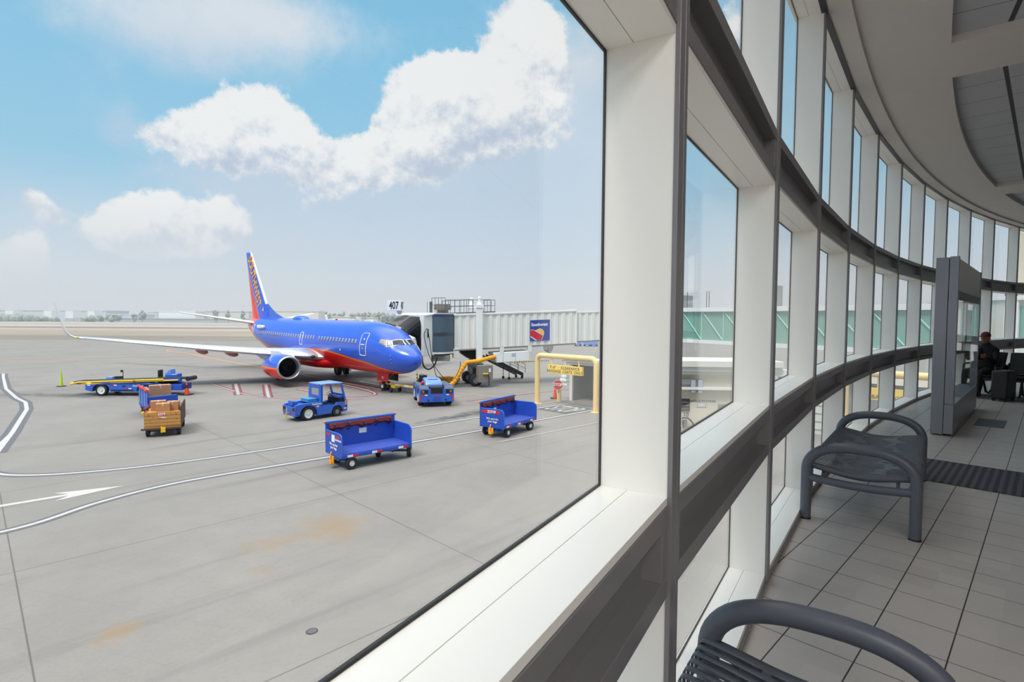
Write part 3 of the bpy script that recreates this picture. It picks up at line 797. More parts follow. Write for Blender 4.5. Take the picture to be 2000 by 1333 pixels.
painted_line([(-24.0, 26.0), (-21.6, 22.6), (-19.3, 19.9), (-18.2, 19.15), (-17.0, 19.02), (-15.6, 19.35), (-13.5, 20.4), (-10.7, 22.6), (-7.28, 25.75), (-1.85, 30.75), (4.2, 36.4)], WB, 'white line bordered dark, upper of the two long lines crossing the apron')
painted_line([(-14.6, 12.6), (-13.05, 14.3), (-12.5, 16.2), (-11.6, 17.9), (-10.1, 19.45), (-7.4, 21.75), (-4.9, 24.1), (-1.4, 27.3), (5.3, 33.7)], WB, 'white line bordered dark, lower of the two long lines, passing under the two blue carts')
painted_line([(-21.0, 22.0), (-24.0, 26.0), (-29.0, 32.4), (-31.4, 35.0), (-33.5, 36.7), (-38.5, 41.3), (-45.8, 48.9), (-48.5, 51.8)], [(.32, -.32, PB), (.10, -.10, PW)], 'bent white line with dark borders at the left edge of the apron', curve=False)
# white arrow
mb = MB(); A_ = [Vector((-15.9, 15.2, 0)), Vector((-13.95, 16.95, 0))]
t = (A_[1]-A_[0]).normalized(); n = Vector((-t.y, t.x, 0))
tip = A_[1]+t*1.45
poly = [A_[0]-t*1.5+n*.11, A_[1]+n*.11, A_[1]-t*.34+n*.48, tip, A_[1]-t*.34-n*.48, A_[1]-n*.11, A_[0]-t*1.5-n*.11]
mb.prism([p+Vector((0, 0, .0008)) for p in poly], (0, 0, .004)); tag(mb.build('painted_arrow', PW, None, smooth=0), 'white painted arrow between the two long white lines', 'ground marking')
painted_line([(-10.55, 31.75), (-7.83, 31.22), (-3.9, 35.95), (2.5, 43.4)], [(.055, -.055, PWR), (.06, .0, PR)], 'thin red and white line with a corner beside the blue tug', curve=False)
painted_line([(-3.0, 36.6), (1.5, 40.6), (6.5, 44.6)], [(.05, -.05, PR)], 'thin red line running right past the jet bridge', curve=False)
painted_line([(-56.5, 91.5), (-56.2, 88.6), (-53.5, 85.5), (-48.8, 81.6), (-40.6, 73.0), (-30.9, 63.2), (-22.0, 54.2), (-9.9, 42.0)], [(.22, -.22, PK), (.12, -.12, PO)], 'orange lead in line curving to the nose wheel')
painted_line([(-75.0, 69.0), (-64.0, 68.2), (-45.0, 77.5), (-38.0, 83.5)], [(.3, -.3, PK), (.13, -.13, PO)], 'orange taxi line far out on the apron')
painted_line([(-25.5, 45.8), (-22.2, 42.2), (-18.4, 38.5), (-15.6, 37.3), (-12.8, 36.8), (-10.2, 37.2)], [(.22, -.10, PR), (.07, -.07, PWR)], 'thin curved red and white safety line below the engine')
painted_line([(-23.0, 45.2), (-19.6, 38.9)], [(.30, -.30, PR), (.18, -.18, PK), (.10, -.10, PWR)], 'short red bordered stripe, first left of the engine', curve=False)
painted_line([(-20.3, 44.8), (-16.9, 37.7)], [(.30, -.30, PR), (.18, -.18, PK), (.10, -.10, PWR)], 'short red bordered stripe, directly below the engine', curve=False)
painted_line([(-30.8, 47.2), (-27.0, 39.8)], [(.3, -.3, PK), (.08, -.08, PWR)], 'short worn white stripe by the belt loader', curve=False)
painted_line([(-16.6, 42.2), (-12.9, 39.0), (-10.9, 38.6), (-10.0, 39.4), (-10.6, 41.0), (-12.6, 43.6), (-16.2, 47.4)], [(.20, -.20, PR), (.09, -.09, PWR)], 'red and white looped line under the nose')
painted_line([(-13.4, 47.6), (-9.7, 43.9)], [(.16, -.16, PWR)], 'worn white stripe under the belly', curve=False)
painted_line([(-8.3, 42.9), (-5.0, 41.0), (0.2, 38.2)], [(.05, -.05, PWR)], 'thin white line behind the pushback tractor', curve=False)
painted_line([(-9.4, 46.2), (-5.3, 43.0), (-4.8, 41.8)], [(.06, -.06, PWR)], 'thin white line below the jet bridge cab', curve=False)
painted_line([(-5.7, 46.4), (-3.0, 50.6)], [(.05, -.05, PR)], 'thin pink line under the jet bridge', curve=False)
painted_line([(-6.0, 46.0), (-12.6, 55.6)], [(.05, -.05, PWR)], 'thin white line running out under the aircraft nose', curve=False)
painted_line([(-.5, 24.6), (5.5, 30.1)], [(.05, -.05, PWR)], 'broken white line right of the blue carts', curve=False)
# stencil outside the tunnel
mb = MB(); c = Vector((3.28, 33.72, 0)); a_ = Vector((.707, -.707, 0)); b_ = Vector((.707, .707, 0))
q = [c-a_*1.15-b_*1.28, c+a_*1.15-b_*1.28, c+a_*1.42+b_*1.32, c-a_*1.42+b_*1.32]
mb.prism([p+Vector((0, 0, .0008)) for p in q], (0, 0, .005)); sg = mb.build('painted_stencil', PG, None, smooth=0)
tag(sg, 'dark patch with the word STOP painted before the yellow gantry', 'ground marking')
text('STOP', 'stencil_lettering', PW, sg, frame(c+Vector((0, 0, .0085)), a_, b_), 2.75, .03, .001, sx=.30)
painted_line([(1.9, 35.6), (5.4, 38.9)], [(.06, -.06, PWR)], 'white edge line leading into the tunnel', curve=False)
M['lid_grey'] = mat('cast iron lid', (84, 84, 88), .6)
# manhole and bits
k = MB().cyl((-3.572, 9.588, -.01), (-3.572, 9.588, .006), .105, n=24); mh = k.build('manhole_cover', M['dark_steel'], None); tag(mh, 'small round iron cover in the near apron concrete', 'manhole cover')
MB().cyl((-3.572, 9.588, .006), (-3.572, 9.588, .009), .085, n=24).build('lid', M['lid_grey'], mh)

# ================================================================== far side of the field
def tower_box(name, cat, label, x, y, w, d, h, m, base=None, group=None, roof=None):
    root = thing(name, label, cat, (x, y, 0), group=group)
    if base: MB().box(-w/2, w/2, 0, d, 0, base).build('base_wall', M['far_grey'], root, smooth=0)
    MB().box(-w/2, w/2, 0, d, base or 0, h).build('wall', m, root, smooth=0)
    if roof: MB().box(-w/2-.4, w/2+.4, -.4, d+.4, h, h+.5).build('roof', roof, root, smooth=0)
    return root
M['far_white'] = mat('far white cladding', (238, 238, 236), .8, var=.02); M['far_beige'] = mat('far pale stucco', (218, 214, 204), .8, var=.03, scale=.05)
M['far_grey'] = mat('far grey cladding', (176, 182, 188), .8, var=.06, scale=.05); M['far_tree'] = mat('haze paled foliage', (140, 150, 142), .9, var=.4, scale=.5)  # foliage colour lightened and greyed to paint in distance haze
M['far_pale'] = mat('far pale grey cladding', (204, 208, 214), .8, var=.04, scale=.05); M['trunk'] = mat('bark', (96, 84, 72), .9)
def atx(px, Y): return (px-1000)/1064.665*Y
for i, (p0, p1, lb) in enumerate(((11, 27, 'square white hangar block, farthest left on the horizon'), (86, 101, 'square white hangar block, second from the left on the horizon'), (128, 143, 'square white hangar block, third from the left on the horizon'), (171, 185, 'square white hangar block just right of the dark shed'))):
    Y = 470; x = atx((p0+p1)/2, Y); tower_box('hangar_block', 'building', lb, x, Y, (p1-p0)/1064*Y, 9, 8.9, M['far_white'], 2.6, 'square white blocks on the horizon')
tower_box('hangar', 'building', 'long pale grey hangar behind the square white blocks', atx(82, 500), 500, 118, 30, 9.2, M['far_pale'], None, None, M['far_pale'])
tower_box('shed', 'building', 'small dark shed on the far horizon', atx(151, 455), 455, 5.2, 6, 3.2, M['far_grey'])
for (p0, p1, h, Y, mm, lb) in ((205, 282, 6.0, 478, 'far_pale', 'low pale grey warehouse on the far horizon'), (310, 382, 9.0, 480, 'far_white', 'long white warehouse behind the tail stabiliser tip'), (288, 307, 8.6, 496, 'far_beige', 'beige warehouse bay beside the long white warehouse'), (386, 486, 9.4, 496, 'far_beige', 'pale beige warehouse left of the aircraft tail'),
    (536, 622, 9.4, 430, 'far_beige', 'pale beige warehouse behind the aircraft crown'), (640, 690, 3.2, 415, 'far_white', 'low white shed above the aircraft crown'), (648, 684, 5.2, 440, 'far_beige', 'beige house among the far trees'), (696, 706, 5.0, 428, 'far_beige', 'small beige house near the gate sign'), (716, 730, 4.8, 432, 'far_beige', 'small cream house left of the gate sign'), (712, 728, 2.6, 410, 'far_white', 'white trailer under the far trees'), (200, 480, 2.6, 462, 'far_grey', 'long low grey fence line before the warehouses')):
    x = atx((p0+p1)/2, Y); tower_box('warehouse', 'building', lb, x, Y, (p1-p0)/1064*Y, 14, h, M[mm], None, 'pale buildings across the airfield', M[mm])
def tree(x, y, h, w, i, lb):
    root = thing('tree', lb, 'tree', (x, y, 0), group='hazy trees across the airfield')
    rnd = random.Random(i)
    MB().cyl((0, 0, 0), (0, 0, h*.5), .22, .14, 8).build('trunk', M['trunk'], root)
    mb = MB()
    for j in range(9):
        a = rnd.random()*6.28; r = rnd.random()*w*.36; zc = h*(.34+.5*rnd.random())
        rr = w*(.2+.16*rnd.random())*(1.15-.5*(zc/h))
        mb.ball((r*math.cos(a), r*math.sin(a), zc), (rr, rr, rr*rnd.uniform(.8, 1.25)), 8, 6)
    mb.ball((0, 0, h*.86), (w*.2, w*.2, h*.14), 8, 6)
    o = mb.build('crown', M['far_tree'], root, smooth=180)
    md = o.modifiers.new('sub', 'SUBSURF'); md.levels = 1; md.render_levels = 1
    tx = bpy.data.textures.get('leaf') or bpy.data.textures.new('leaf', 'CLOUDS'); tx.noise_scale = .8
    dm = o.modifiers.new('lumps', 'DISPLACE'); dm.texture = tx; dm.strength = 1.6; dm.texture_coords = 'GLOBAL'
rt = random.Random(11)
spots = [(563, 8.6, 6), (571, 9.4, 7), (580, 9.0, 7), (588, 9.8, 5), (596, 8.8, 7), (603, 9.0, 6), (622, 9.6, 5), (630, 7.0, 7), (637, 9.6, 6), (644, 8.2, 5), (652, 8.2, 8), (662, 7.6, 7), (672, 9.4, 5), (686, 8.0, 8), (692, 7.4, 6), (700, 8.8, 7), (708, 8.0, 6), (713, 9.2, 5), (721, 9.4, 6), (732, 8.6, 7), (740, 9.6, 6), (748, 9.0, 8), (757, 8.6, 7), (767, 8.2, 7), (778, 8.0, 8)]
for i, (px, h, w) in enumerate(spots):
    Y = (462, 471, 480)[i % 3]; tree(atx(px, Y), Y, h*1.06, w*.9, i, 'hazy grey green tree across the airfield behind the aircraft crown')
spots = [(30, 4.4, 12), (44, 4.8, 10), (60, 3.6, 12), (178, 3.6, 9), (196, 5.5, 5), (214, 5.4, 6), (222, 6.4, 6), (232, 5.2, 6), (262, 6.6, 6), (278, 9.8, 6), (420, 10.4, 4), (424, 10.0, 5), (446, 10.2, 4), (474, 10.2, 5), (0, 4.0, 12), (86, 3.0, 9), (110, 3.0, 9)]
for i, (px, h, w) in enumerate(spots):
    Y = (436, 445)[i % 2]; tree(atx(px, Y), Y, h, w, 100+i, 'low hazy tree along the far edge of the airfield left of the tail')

# ---- haze lying over the far side of the field
def make_haze():
    m = bpy.data.materials.new('distant haze'); m.use_nodes = True; m.node_tree.nodes.clear(); k = NT(m.node_tree)
    v = k.node('ShaderNodeVolumeScatter'); v.inputs['Color'].default_value = (.97, .98, 1, 1); v.inputs['Density'].default_value = .0013; v.inputs['Anisotropy'].default_value = .2
    o = k.node('ShaderNodeOutputMaterial'); k.l.new(v.outputs[0], o.inputs['Volume'])
    h = MB().box(-890, 690, 126, 405, .3, 40).build('haze', m, None, smooth=0); tag(h, 'pale haze lying low over the far side of the airfield', 'haze', kind='stuff')
make_haze()
# ================================================================== the aircraft
FUS = [  # s, top, bottom, middle, half width
 (0.0, 2.80, 2.66, 2.73, .06), (.06, 2.98, 2.48, 2.73, .26), (.2, 3.16, 2.30, 2.74, .46), (.45, 3.36, 2.10, 2.77, .68), (.8, 3.57, 1.91, 2.83, .92), (1.25, 3.78, 1.74, 2.92, 1.14),
 (1.6, 3.96, 1.66, 2.99, 1.28), (1.95, 4.25, 1.60, 3.05, 1.39), (2.3, 4.54, 1.55, 3.11, 1.48), (2.7, 4.80, 1.50, 3.18, 1.57), (3.2, 5.00, 1.46, 3.25, 1.66), (3.9, 5.18, 1.42, 3.32, 1.755), (4.8, 5.31, 1.39, 3.38, 1.83), (6.0, 5.39, 1.37, 3.42, 1.88),
 (8, 5.41, 1.36, 3.43, 1.88), (11, 5.41, 1.36, 3.43, 1.88), (14, 5.41, 1.36, 3.43, 1.88), (17, 5.41, 1.36, 3.43, 1.88), (19.5, 5.41, 1.38, 3.43, 1.88), (21.5, 5.41, 1.46, 3.44, 1.87), (23.5, 5.41, 1.70, 3.50, 1.83), (25.5, 5.40, 2.14, 3.66, 1.72), (27.5, 5.38, 2.76, 3.92, 1.50), (29.5, 5.33, 3.44, 4.22, 1.12), (31, 5.24, 3.96, 4.48, .76), (32.2, 5.1, 4.42, 4.68, .40), (32.9, 4.95, 4.56, 4.72, .2)]
def fus_at(s):
    """smooth interpolation of the fuselage section"""
    s = min(max(s, FUS[0][0]), FUS[-1][0])
    for i in range(len(FUS)-1):
        if FUS[i][0] <= s <= FUS[i+1][0]: break
    a, b = FUS[i], FUS[i+1]; h = b[0]-a[0]; t = (s-a[0])/h
    out = []
    for c in range(1, 5):
        def slope(j):
            if j == 0: return (FUS[1][c]-FUS[0][c])/(FUS[1][0]-FUS[0][0])
            if j == len(FUS)-1: return (FUS[j][c]-FUS[j-1][c])/(FUS[j][0]-FUS[j-1][0])
            d0 = (FUS[j][c]-FUS[j-1][c])/(FUS[j][0]-FUS[j-1][0]); d1 = (FUS[j+1][c]-FUS[j][c])/(FUS[j+1][0]-FUS[j][0])
            return 0 if d0*d1 <= 0 else 2*d0*d1/(d0+d1)
        m0, m1 = slope(i)*h, slope(i+1)*h
        out.append((2*t**3-3*t*t+1)*a[c]+(t**3-2*t*t+t)*m0+(-2*t**3+3*t*t)*b[c]+(t**3-t*t)*m1)
    return out
def fus_pt(s, th, off=0.0):
    """th: 0 = right side, pi/2 = crown, -pi/2 = belly; right is -y. x = 15 - s"""
    zt, zb, zm, w = fus_at(s); c, q = math.cos(th), math.sin(th)
    return (15-s, -(w+off)*c, zm+(((zt-zm) if q > 0 else (zm-zb))+off)*q)

def livery_material(name, curve, zmax, smax, coat=.6):
    """blue above, orange band, red below: the boundary height follows the length of the hull"""
    m, k, p = new_mat(name)
    co = k.node('ShaderNodeTexCoord').outputs['Object']; X, Y, Z = k.xyz(co)
    s = k.math('DIVIDE', k.math('SUBTRACT', 15.0, X), smax, clamp=True)
    fc = k.node('ShaderNodeFloatCurve'); k.l.new(s, fc.inputs['Value'])
    cv = fc.mapping.curves[0]
    while len(cv.points) > 2: cv.points.remove(cv.points[1])
    cv.points[0].location = (curve[0][0]/smax, curve[0][1]/zmax); cv.points[1].location = (curve[-1][0]/smax, curve[-1][1]/zmax)
    for (a, b) in curve[1:-1]: cv.points.new(a/smax, b/zmax)
    for q in cv.points: q.handle_type = 'AUTO_CLAMPED'
    fc.mapping.update()
    d = k.math('SUBTRACT', Z, k.math('MULTIPLY', fc.outputs[0], zmax))
    n = k.noise(co, .8, 4.0)
    blue = k.mix(n, lin(46, 88, 200), lin(54, 98, 212)); red = k.mix(n, lin(230, 12, 4), lin(238, 18, 6))
    c = k.mix(k.smooth(d, -.15, -.13), red, lin(242, 118, 16)); c = k.mix(k.smooth(d, 0, .02), c, blue)
    k.l.new(c, p.inputs['Base Color']); p.inputs['Roughness'].default_value = .22
    p.inputs['Coat Weight'].default_value = .45; p.inputs['Coat Roughness'].default_value = .12; p.inputs['Specular IOR Level'].default_value = .35
    return m
HULL = livery_material('two tone fuselage paint', [(0, 1.72), (1.4, 1.76), (2.7, 1.97), (4.33, 2.34), (6.6, 2.58), (9.0, 2.84), (11, 2.97), (13.6, 2.92), (18.3, 2.70), (21.75, 2.62), (24, 2.82), (25.6, 3.08), (26.6, 3.36), (27.2, 3.7), (27.6, 4.1), (28.0, 4.6), (28.4, 5.4), (30, 6.2), (34, 6.4)], 7.0, 34.0)
COWL = livery_material('two tone cowl paint', [(0, 1.64), (17, 1.64), (34, 1.64)], 7.0, 34.0)

def build_aircraft():
    root = thing('airplane', 'blue, red and orange twin engine jet airliner parked at the jet bridge', 'airplane', (-17.3573, 49.6014, 0), (0, .0122, -0.7824725))
    P = lambda s, l, z: (15-s, -l, z)
    # fuselage
    ss = [0.0, .03, .06, .12, .2, .32, .45, .6, .8, 1.0, 1.25, 1.45, 1.6, 1.78, 1.95, 2.12, 2.3, 2.5, 2.7, 2.95, 3.2, 3.55, 3.9, 4.35, 4.8, 5.4, 6.0]+[6.5+.75*i for i in range(35)]+[32.5, 32.9]
    NR = 64
    mb = MB(); mb.loft([[fus_pt(s, 2*math.pi*j/NR) for j in range(NR)] for s in ss])
    body = mb.build('fuselage', HULL, root, smooth=50)
    # wing to body fairing and dark wheel well
    k = MB(); rings = []
    for s, w, zb, zt in ((10.8, 1.2, 1.5, 2.2), (12, 1.85, 1.22, 2.45), (14, 2.02, 1.12, 2.5), (17, 2.04, 1.12, 2.5), (19, 1.92, 1.2, 2.4), (20.8, 1.3, 1.5, 2.1)):
        rings.append([P(s, w*math.cos(a)*(abs(math.cos(a))**-.3 if abs(math.cos(a)) > .05 else 1)*.98, (zb+zt)/2+(zt-zb)/2*math.sin(a)) for a in [2*math.pi*j/32 for j in range(32)]])
    k.loft(rings); k.build('belly_fairing', HULL, root, smooth=60)

    def patch(name, quad, m, off=.012, n=6, parent=None, border=None, thick=.006):
        """panel following the hull; quad = four (s, theta) corners"""
        (a, b, c, d) = quad; rows = []
        for i in range(n+1):
            r = []
            for j in range(n+1):
                u, v = j/n, i/n
                s = (a[0]*(1-u)+b[0]*u)*(1-v)+(d[0]*(1-u)+c[0]*u)*v; th = (a[1]*(1-u)+b[1]*u)*(1-v)+(d[1]*(1-u)+c[1]*u)*v
                r.append(fus_pt(s, th, off))
            rows.append(r)
        mb = MB(); mb.loft(rows, closed=False)
        o = mb.build(name, m, parent or root, smooth=60, solid=thick); return o
    def mir(q): return [(s, math.pi-t) for s, t in q]
    # flight deck windows: white surround, then panes
    for f in (lambda q: q, mir):
        patch('windshield_frame', f([(2.92, .60), (2.38, .735), (2.13, .395), (2.92, .40)]), M['grey_window'], .008, 8)
        patch('windshield_frame', f([(2.42, .72), (2.04, .93), (1.70, .70), (2.13, .385)]), M['white'], .010, 6)
        patch('windshield_frame', f([(2.10, .88), (1.80, 1.56), (1.25, 1.56), (1.72, .70)]), M['white'], .008, 10)
        patch('side_window', f([(2.86, .585), (2.47, .70), (2.22, .43), (2.86, .43)]), M['grey_window'], .016)
        patch('side_window', f([(2.35, .735), (2.13, .865), (1.80, .74), (2.10, .46)]), M['grey_window'], .018)
        patch('windshield', f([(2.03, .93), (1.79, 1.44), (1.31, 1.36), (1.76, .775)]), M['dark_glass'], .018, 8)
        patch('windshield', f([(1.79, 1.50), (1.79, 1.565), (1.29, 1.565), (1.29, 1.46)]), M['dark_glass'], .019, 4)
    # doors as outlined panels
    def th_of(s, z):
        zt, zb, zm, w = fus_at(s); q = (z-zm)/((zt-zm) if z > zm else (zm-zb)); return math.asin(max(-1, min(1, q)))
    def door(s0, s1, z0, z1, left=False, name='door', r=.12):
        pts = []
        for (cs, cz, a0) in ((s1-r, z1-r, 0), (s0+r, z1-r, 90), (s0+r, z0+r, 180), (s1-r, z0+r, 270)):
            for i in range(5):
                a = R_(a0+22.5*i); pts.append((cs+r*math.cos(a), cz+r*math.sin(a)))
        dense = []
        for i in range(len(pts)):
            a, b = pts[i], pts[(i+1) % len(pts)]; c = max(1, int(math.hypot(b[0]-a[0], b[1]-a[1])/.15))
            for j in range(c): dense.append((a[0]+(b[0]-a[0])*j/c, a[1]+(b[1]-a[1])*j/c))
        loop = []
        for s, z in dense+dense[:2]:
            t = th_of(s, z); t = math.pi-t if left else t; loop.append(fus_pt(s, t, .012))
        mb = MB(); mb.tube(loop, .026, 6, caps=False); o = mb.build(name, M['white'], root, smooth=60)
        return o
    d = door(4.22, 5.0, 2.88, 4.54, name='service_door')
    for (s0, s1, z0, z1) in ((4.42, 4.9, 3.66, 3.74), (4.5, 4.62, 4.02, 4.16), (4.55, 4.7, 3.4, 3.43)):
        patch('door_handle', [(s1, th_of(s1, z1)), (s0, th_of(s0, z1)), (s0, th_of(s0, z0)), (s1, th_of(s1, z0))], M['offwhite'], .016, 2, parent=d)
    door(4.0, 4.86, 2.70, 4.55, True, 'entry_door'); door(14.84, 15.36, 3.18, 4.26, name='overwing_exit'); door(14.84, 15.36, 3.18, 4.26, True, name='overwing_exit')
    door(27.2, 27.9, 3.0, 4.6, name='aft_door'); door(27.2, 27.9, 2.9, 4.7, True, name='aft_door')
    # cabin windows, one object each
    n = 0; proto = {}
    s = 5.62
    while s < 25.4:
        if not (11.75 < s < 12.35):
            for left in (False, True):
                z0, z1 = 3.70, 4.06
                a, b = s-.115, s+.115
                q = [(b, th_of(s, z1)), (a, th_of(s, z1)), (a, th_of(s, z0)), (b, th_of(s, z0))]
                if left: continue
                w = patch('cabin_window', q, M['grey_window'], .009, 3)
        s += .508
    # antennas and lights on the crown
    k = MB(); rings = [[P(s, w*math.cos(a), 5.33+h*math.sin(a)) for a in [math.pi*j/10 for j in range(11)]+[-.3]] for s, w, h in ((18.0, .05, .05), (18.35, .45, .24), (18.9, .62, .36), (19.6, .62, .36), (20.3, .42, .22), (20.9, .05, .05))]
    k.loft(rings); k.build('antenna_dome', M['blue'], root, smooth=60)
    MB().prism([P(13.9, -.02, 5.38), P(14.3, -.02, 5.38), P(14.45, -.02, 5.85), P(14.25, -.02, 5.85)], (0, .05, 0)).build('blade_antenna', M['white'], root)
    MB().ball(P(12.2, 0, 5.43), (.13, .09, .1)).build('beacon', M['lamp_red'], root, smooth=60)
    MB().ball(P(6.3, 0, 5.4), (.14, .1, .05)).build('blade_antenna', M['white'], root, smooth=60)
    MB().prism([P(9.6, -.02, 1.38), P(9.95, -.02, 1.38), P(10.1, -.02, .95), P(9.95, -.02, .95)], (0, .04, 0)).build('drain_mast', M['white'], root)
    k = MB()
    for s, z in ((1.62, 3.02), (1.62, 2.72), (1.6, 2.5)): k.ball(fus_pt(s, th_of(s, z), .01), .045, 8, 6)
    k.build('sensor_probe', M['steel'], root)
    pt = fus_pt(8.0, th_of(8.0, 3.12), .012)
    MB().ball(pt, (.06, .02, .09)).build('sensor_vent', M['white'], root)
    # registration on the aft hull, right side
    m = frame((15-24.6, -1.80, 4.47), (1, 0, 0), (0, .35, 1)); text('N232WN', 'registration', M['white'], root, m, .42, .012, .06)

    # wings
    def airfoil(s0, ch, l, z, th, sgn, tw=0.0, n=14):
        up = []; lo = []
        for i in range(n+1):
            t = (1-math.cos(math.pi*i/n))/2
            y = 5*th*(.2969*math.sqrt(t)-.126*t-.3516*t*t+.2843*t**3-.1036*t**4)
            cam = .02*(1-(2*t-1)**2)
            up.append((t, y+cam)); lo.append((t, -y*.8+cam*.5))
        pr = up[::-1]+lo[1:]
        return [P(s0+t*ch, sgn*l, z+q*ch-tw*(t-.4)*ch) for t, q in pr]
    ST = [(1.0, 10.9, 8.6, 2.25, .125), (1.9, 11.75, 7.5, 2.28, .125), (3.4, 12.7, 6.35, 2.40, .12), (5.8, 14.0, 5.05, 2.62, .112), (9, 15.75, 4.0, 2.95, .11), (13, 17.95, 2.75, 3.42, .105), (16.6, 19.85, 1.72, 3.83, .10)]
    for sgn in (1, -1):
        rings = [airfoil(s0, ch, l, z, th, sgn) for l, s0, ch, z, th in ST]
        wg = MB().loft(rings).build('wing', M['wing'], root, smooth=40)
        # bright leading edge slats
        k = MB(); lo = []
        for l, s0, ch, z, th in ST[1:]:
            full = airfoil(s0-.012, ch, l, z, th*1.03, sgn); nn = len(full)//2
            lo.append(full[nn-5:nn+5])
        k.loft(lo, closed=False); k.build('leading_edge', M['chrome'], wg, smooth=50, solid=.012)
        # blended winglet
        wl = []
        for t in range(7):
            a = R_(6+70*min(1, t/3.0)); pass
        path = [(16.6, 3.83, 19.85, 1.72), (17.0, 3.89, 20.08, 1.60), (17.30, 4.05, 20.35, 1.42), (17.48, 4.34, 20.68, 1.22), (17.58, 4.75, 21.05, 1.05), (17.76, 5.6, 21.85, .78), (17.95, 6.55, 22.75, .48)]
        for i, (l, z, s0, ch) in enumerate(path):
            l0, z0 = path[max(i-1, 0)][:2]; l1, z1 = path[min(i+1, len(path)-1)][:2]
            tx, tz = l1-l0, z1-z0; ln = math.hypot(tx, tz); nx, nz = -tz/ln, tx/ln
            pr = []
            for j in range(12):
                a = 2*math.pi*j/12; tt = .5-.5*math.cos(a); q = .055*ch*math.sin(a)*(1-.35*tt)
                pr.append(P(s0+tt*ch, sgn*(l+nx*q), z+nz*q))
            wl.append(pr)
        MB().loft(wl).build('winglet', M['wing'], root, smooth=60)
        MB().ball(P(20.05, sgn*16.95, 3.9), (.12, .16, .05)).build('wingtip_light', M['lime'] if sgn > 0 else M['lamp_red'], root, smooth=60)
        # inboard landing light
        MB().ball(P(11.98, sgn*2.25, 2.31), (.16, .22, .13)).build('landing_light', M['dark_glass'], root, smooth=60)
        # flap track fairings
        for l, s0, z in ((3.6, 17.6, 2.02), (6.5, 17.0, 2.32), (8.75, 17.3, 2.60)):
            k = MB(); rr = []
            for t, r in ((0, .03), (.4, .16), (1.0, .25), (1.9, .27), (2.8, .21), (3.5, .08), (3.75, .02)):
                rr.append([P(s0+t, sgn*(l+r*.62*math.cos(a)), z+.02*t+r*1.05*math.sin(a)) for a in [2*math.pi*j/16 for j in range(16)]])
            k.loft(rr); k.build('flap_fairing', M['flap_red'], root, smooth=60)
        # engine
        l = 4.83*sgn; zc = 1.60; e0 = (15-10.55, -l, zc); ax = (-1, 0, -.02)
        nac = MB().lathe([(.10, .955), (.25, .985), (.6, 1.035), (1.2, 1.06), (1.9, 1.05), (2.7, .97), (3.3, .86), (3.62, .80)], e0, ax, 48)
        nac.v = [(x, y, zc+(z-zc)*(.93 if z < zc else 1.0)) for x, y, z in nac.v]
        cw = nac.build('engine_cowl', COWL, root, smooth=60)
        lp = MB().lathe([(.55, .78), (.30, .775), (.12, .80), (.03, .84), (0, .875), (.02, .915), (.10, .955), (.16, .968)], e0, ax, 48)
        lp.v = [(x, y, zc+(z-zc)*(.93 if z < zc else 1.0)) for x, y, z in lp.v]
        lp.build('inlet_lip', M['lip'], cw, smooth=60)
        MB().lathe([(.55, .78), (1.05, .80), (1.1, .80)], e0, ax, 40).build('inlet_duct', M['belly_dark'], cw, smooth=60)
        fan = MB()
        for j in range(24):
            a = 2*math.pi*j/24; c, q = math.cos(a), math.sin(a); c2, q2 = math.cos(a+.2), math.sin(a+.2)
            x0 = e0[0]-1.02
            fan.prism([(x0, e0[1]+.2*c, zc+.2*q), (x0, e0[1]+.78*c, zc+.78*q), (x0-.12, e0[1]+.78*c2, zc+.78*q2), (x0-.12, e0[1]+.2*c2, zc+.2*q2)], (-.012, 0, 0))
        fan.cyl((e0[0]-1.2, e0[1], zc), (e0[0]-1.21, e0[1], zc), .8, n=32)
        fo = fan.build('engine_fan', M['dark_steel'], cw)
        MB().lathe([(.72, .01), (.8, .1), (1.03, .23)], (e0[0], e0[1], zc), ax, 20).build('spinner', M['dark_steel'], cw, smooth=60)
        MB().lathe([(3.3, .74), (3.62, .78), (3.64, .74), (3.3, .6)], e0, ax, 32).build('fan_nozzle', M['chrome'], cw, smooth=60)
        MB().lathe([(3.0, .62), (3.8, .52), (4.6, .40), (4.62, .36), (4.3, .30), (5.1, .02)], e0, ax, 28).build('core_nozzle', M['dark_steel'], cw, smooth=50)
        k = MB(); rr = []
        for s, zb, zt, w in ((11.4, 2.58, 2.66, .06), (12.2, 2.5, 2.86, .2), (13.3, 2.25, 2.84, .26), (14.6, 1.95, 2.75, .24), (16.2, 2.0, 2.5, .12), (17.2, 2.2, 2.42, .03)):
            rr.append([P(s, l+w, zb), P(s, l+w, zt), P(s, l-w, zt), P(s, l-w, zb)])
        k.loft(rr); k.build('pylon', M['wing'], root, smooth=60)
        # chine on the cowl
        MB().prism([P(11.3, l-sgn*.8, 2.28), P(12.4, l-sgn*.8, 2.3), P(12.5, l-sgn*1.0, 2.62)], (0, .02, .02)).build('cowl_chine', M['white'], cw)
        # stabiliser
        rr = [airfoil(s0, ch, l_, z, .09, sgn, 0, 8) for l_, s0, ch, z in ((.3, 27.6, 4.6, 4.62), (.9, 28.1, 4.2, 4.72), (7.17, 31.7, 1.35, 5.78))]
        MB().loft(rr).build('tail_stabilizer', M['wing'], root, smooth=50)
        # main gear
        MB().cyl(P(16.5, sgn*2.9, 2.3), P(16.6, sgn*2.86, .55), .13, .10, 14).cyl(P(16.6, sgn*2.86-.5, .55), P(16.6, sgn*2.86+.5, .55), .07, n=12).build('main_gear_strut', M['steel'], root, smooth=50)
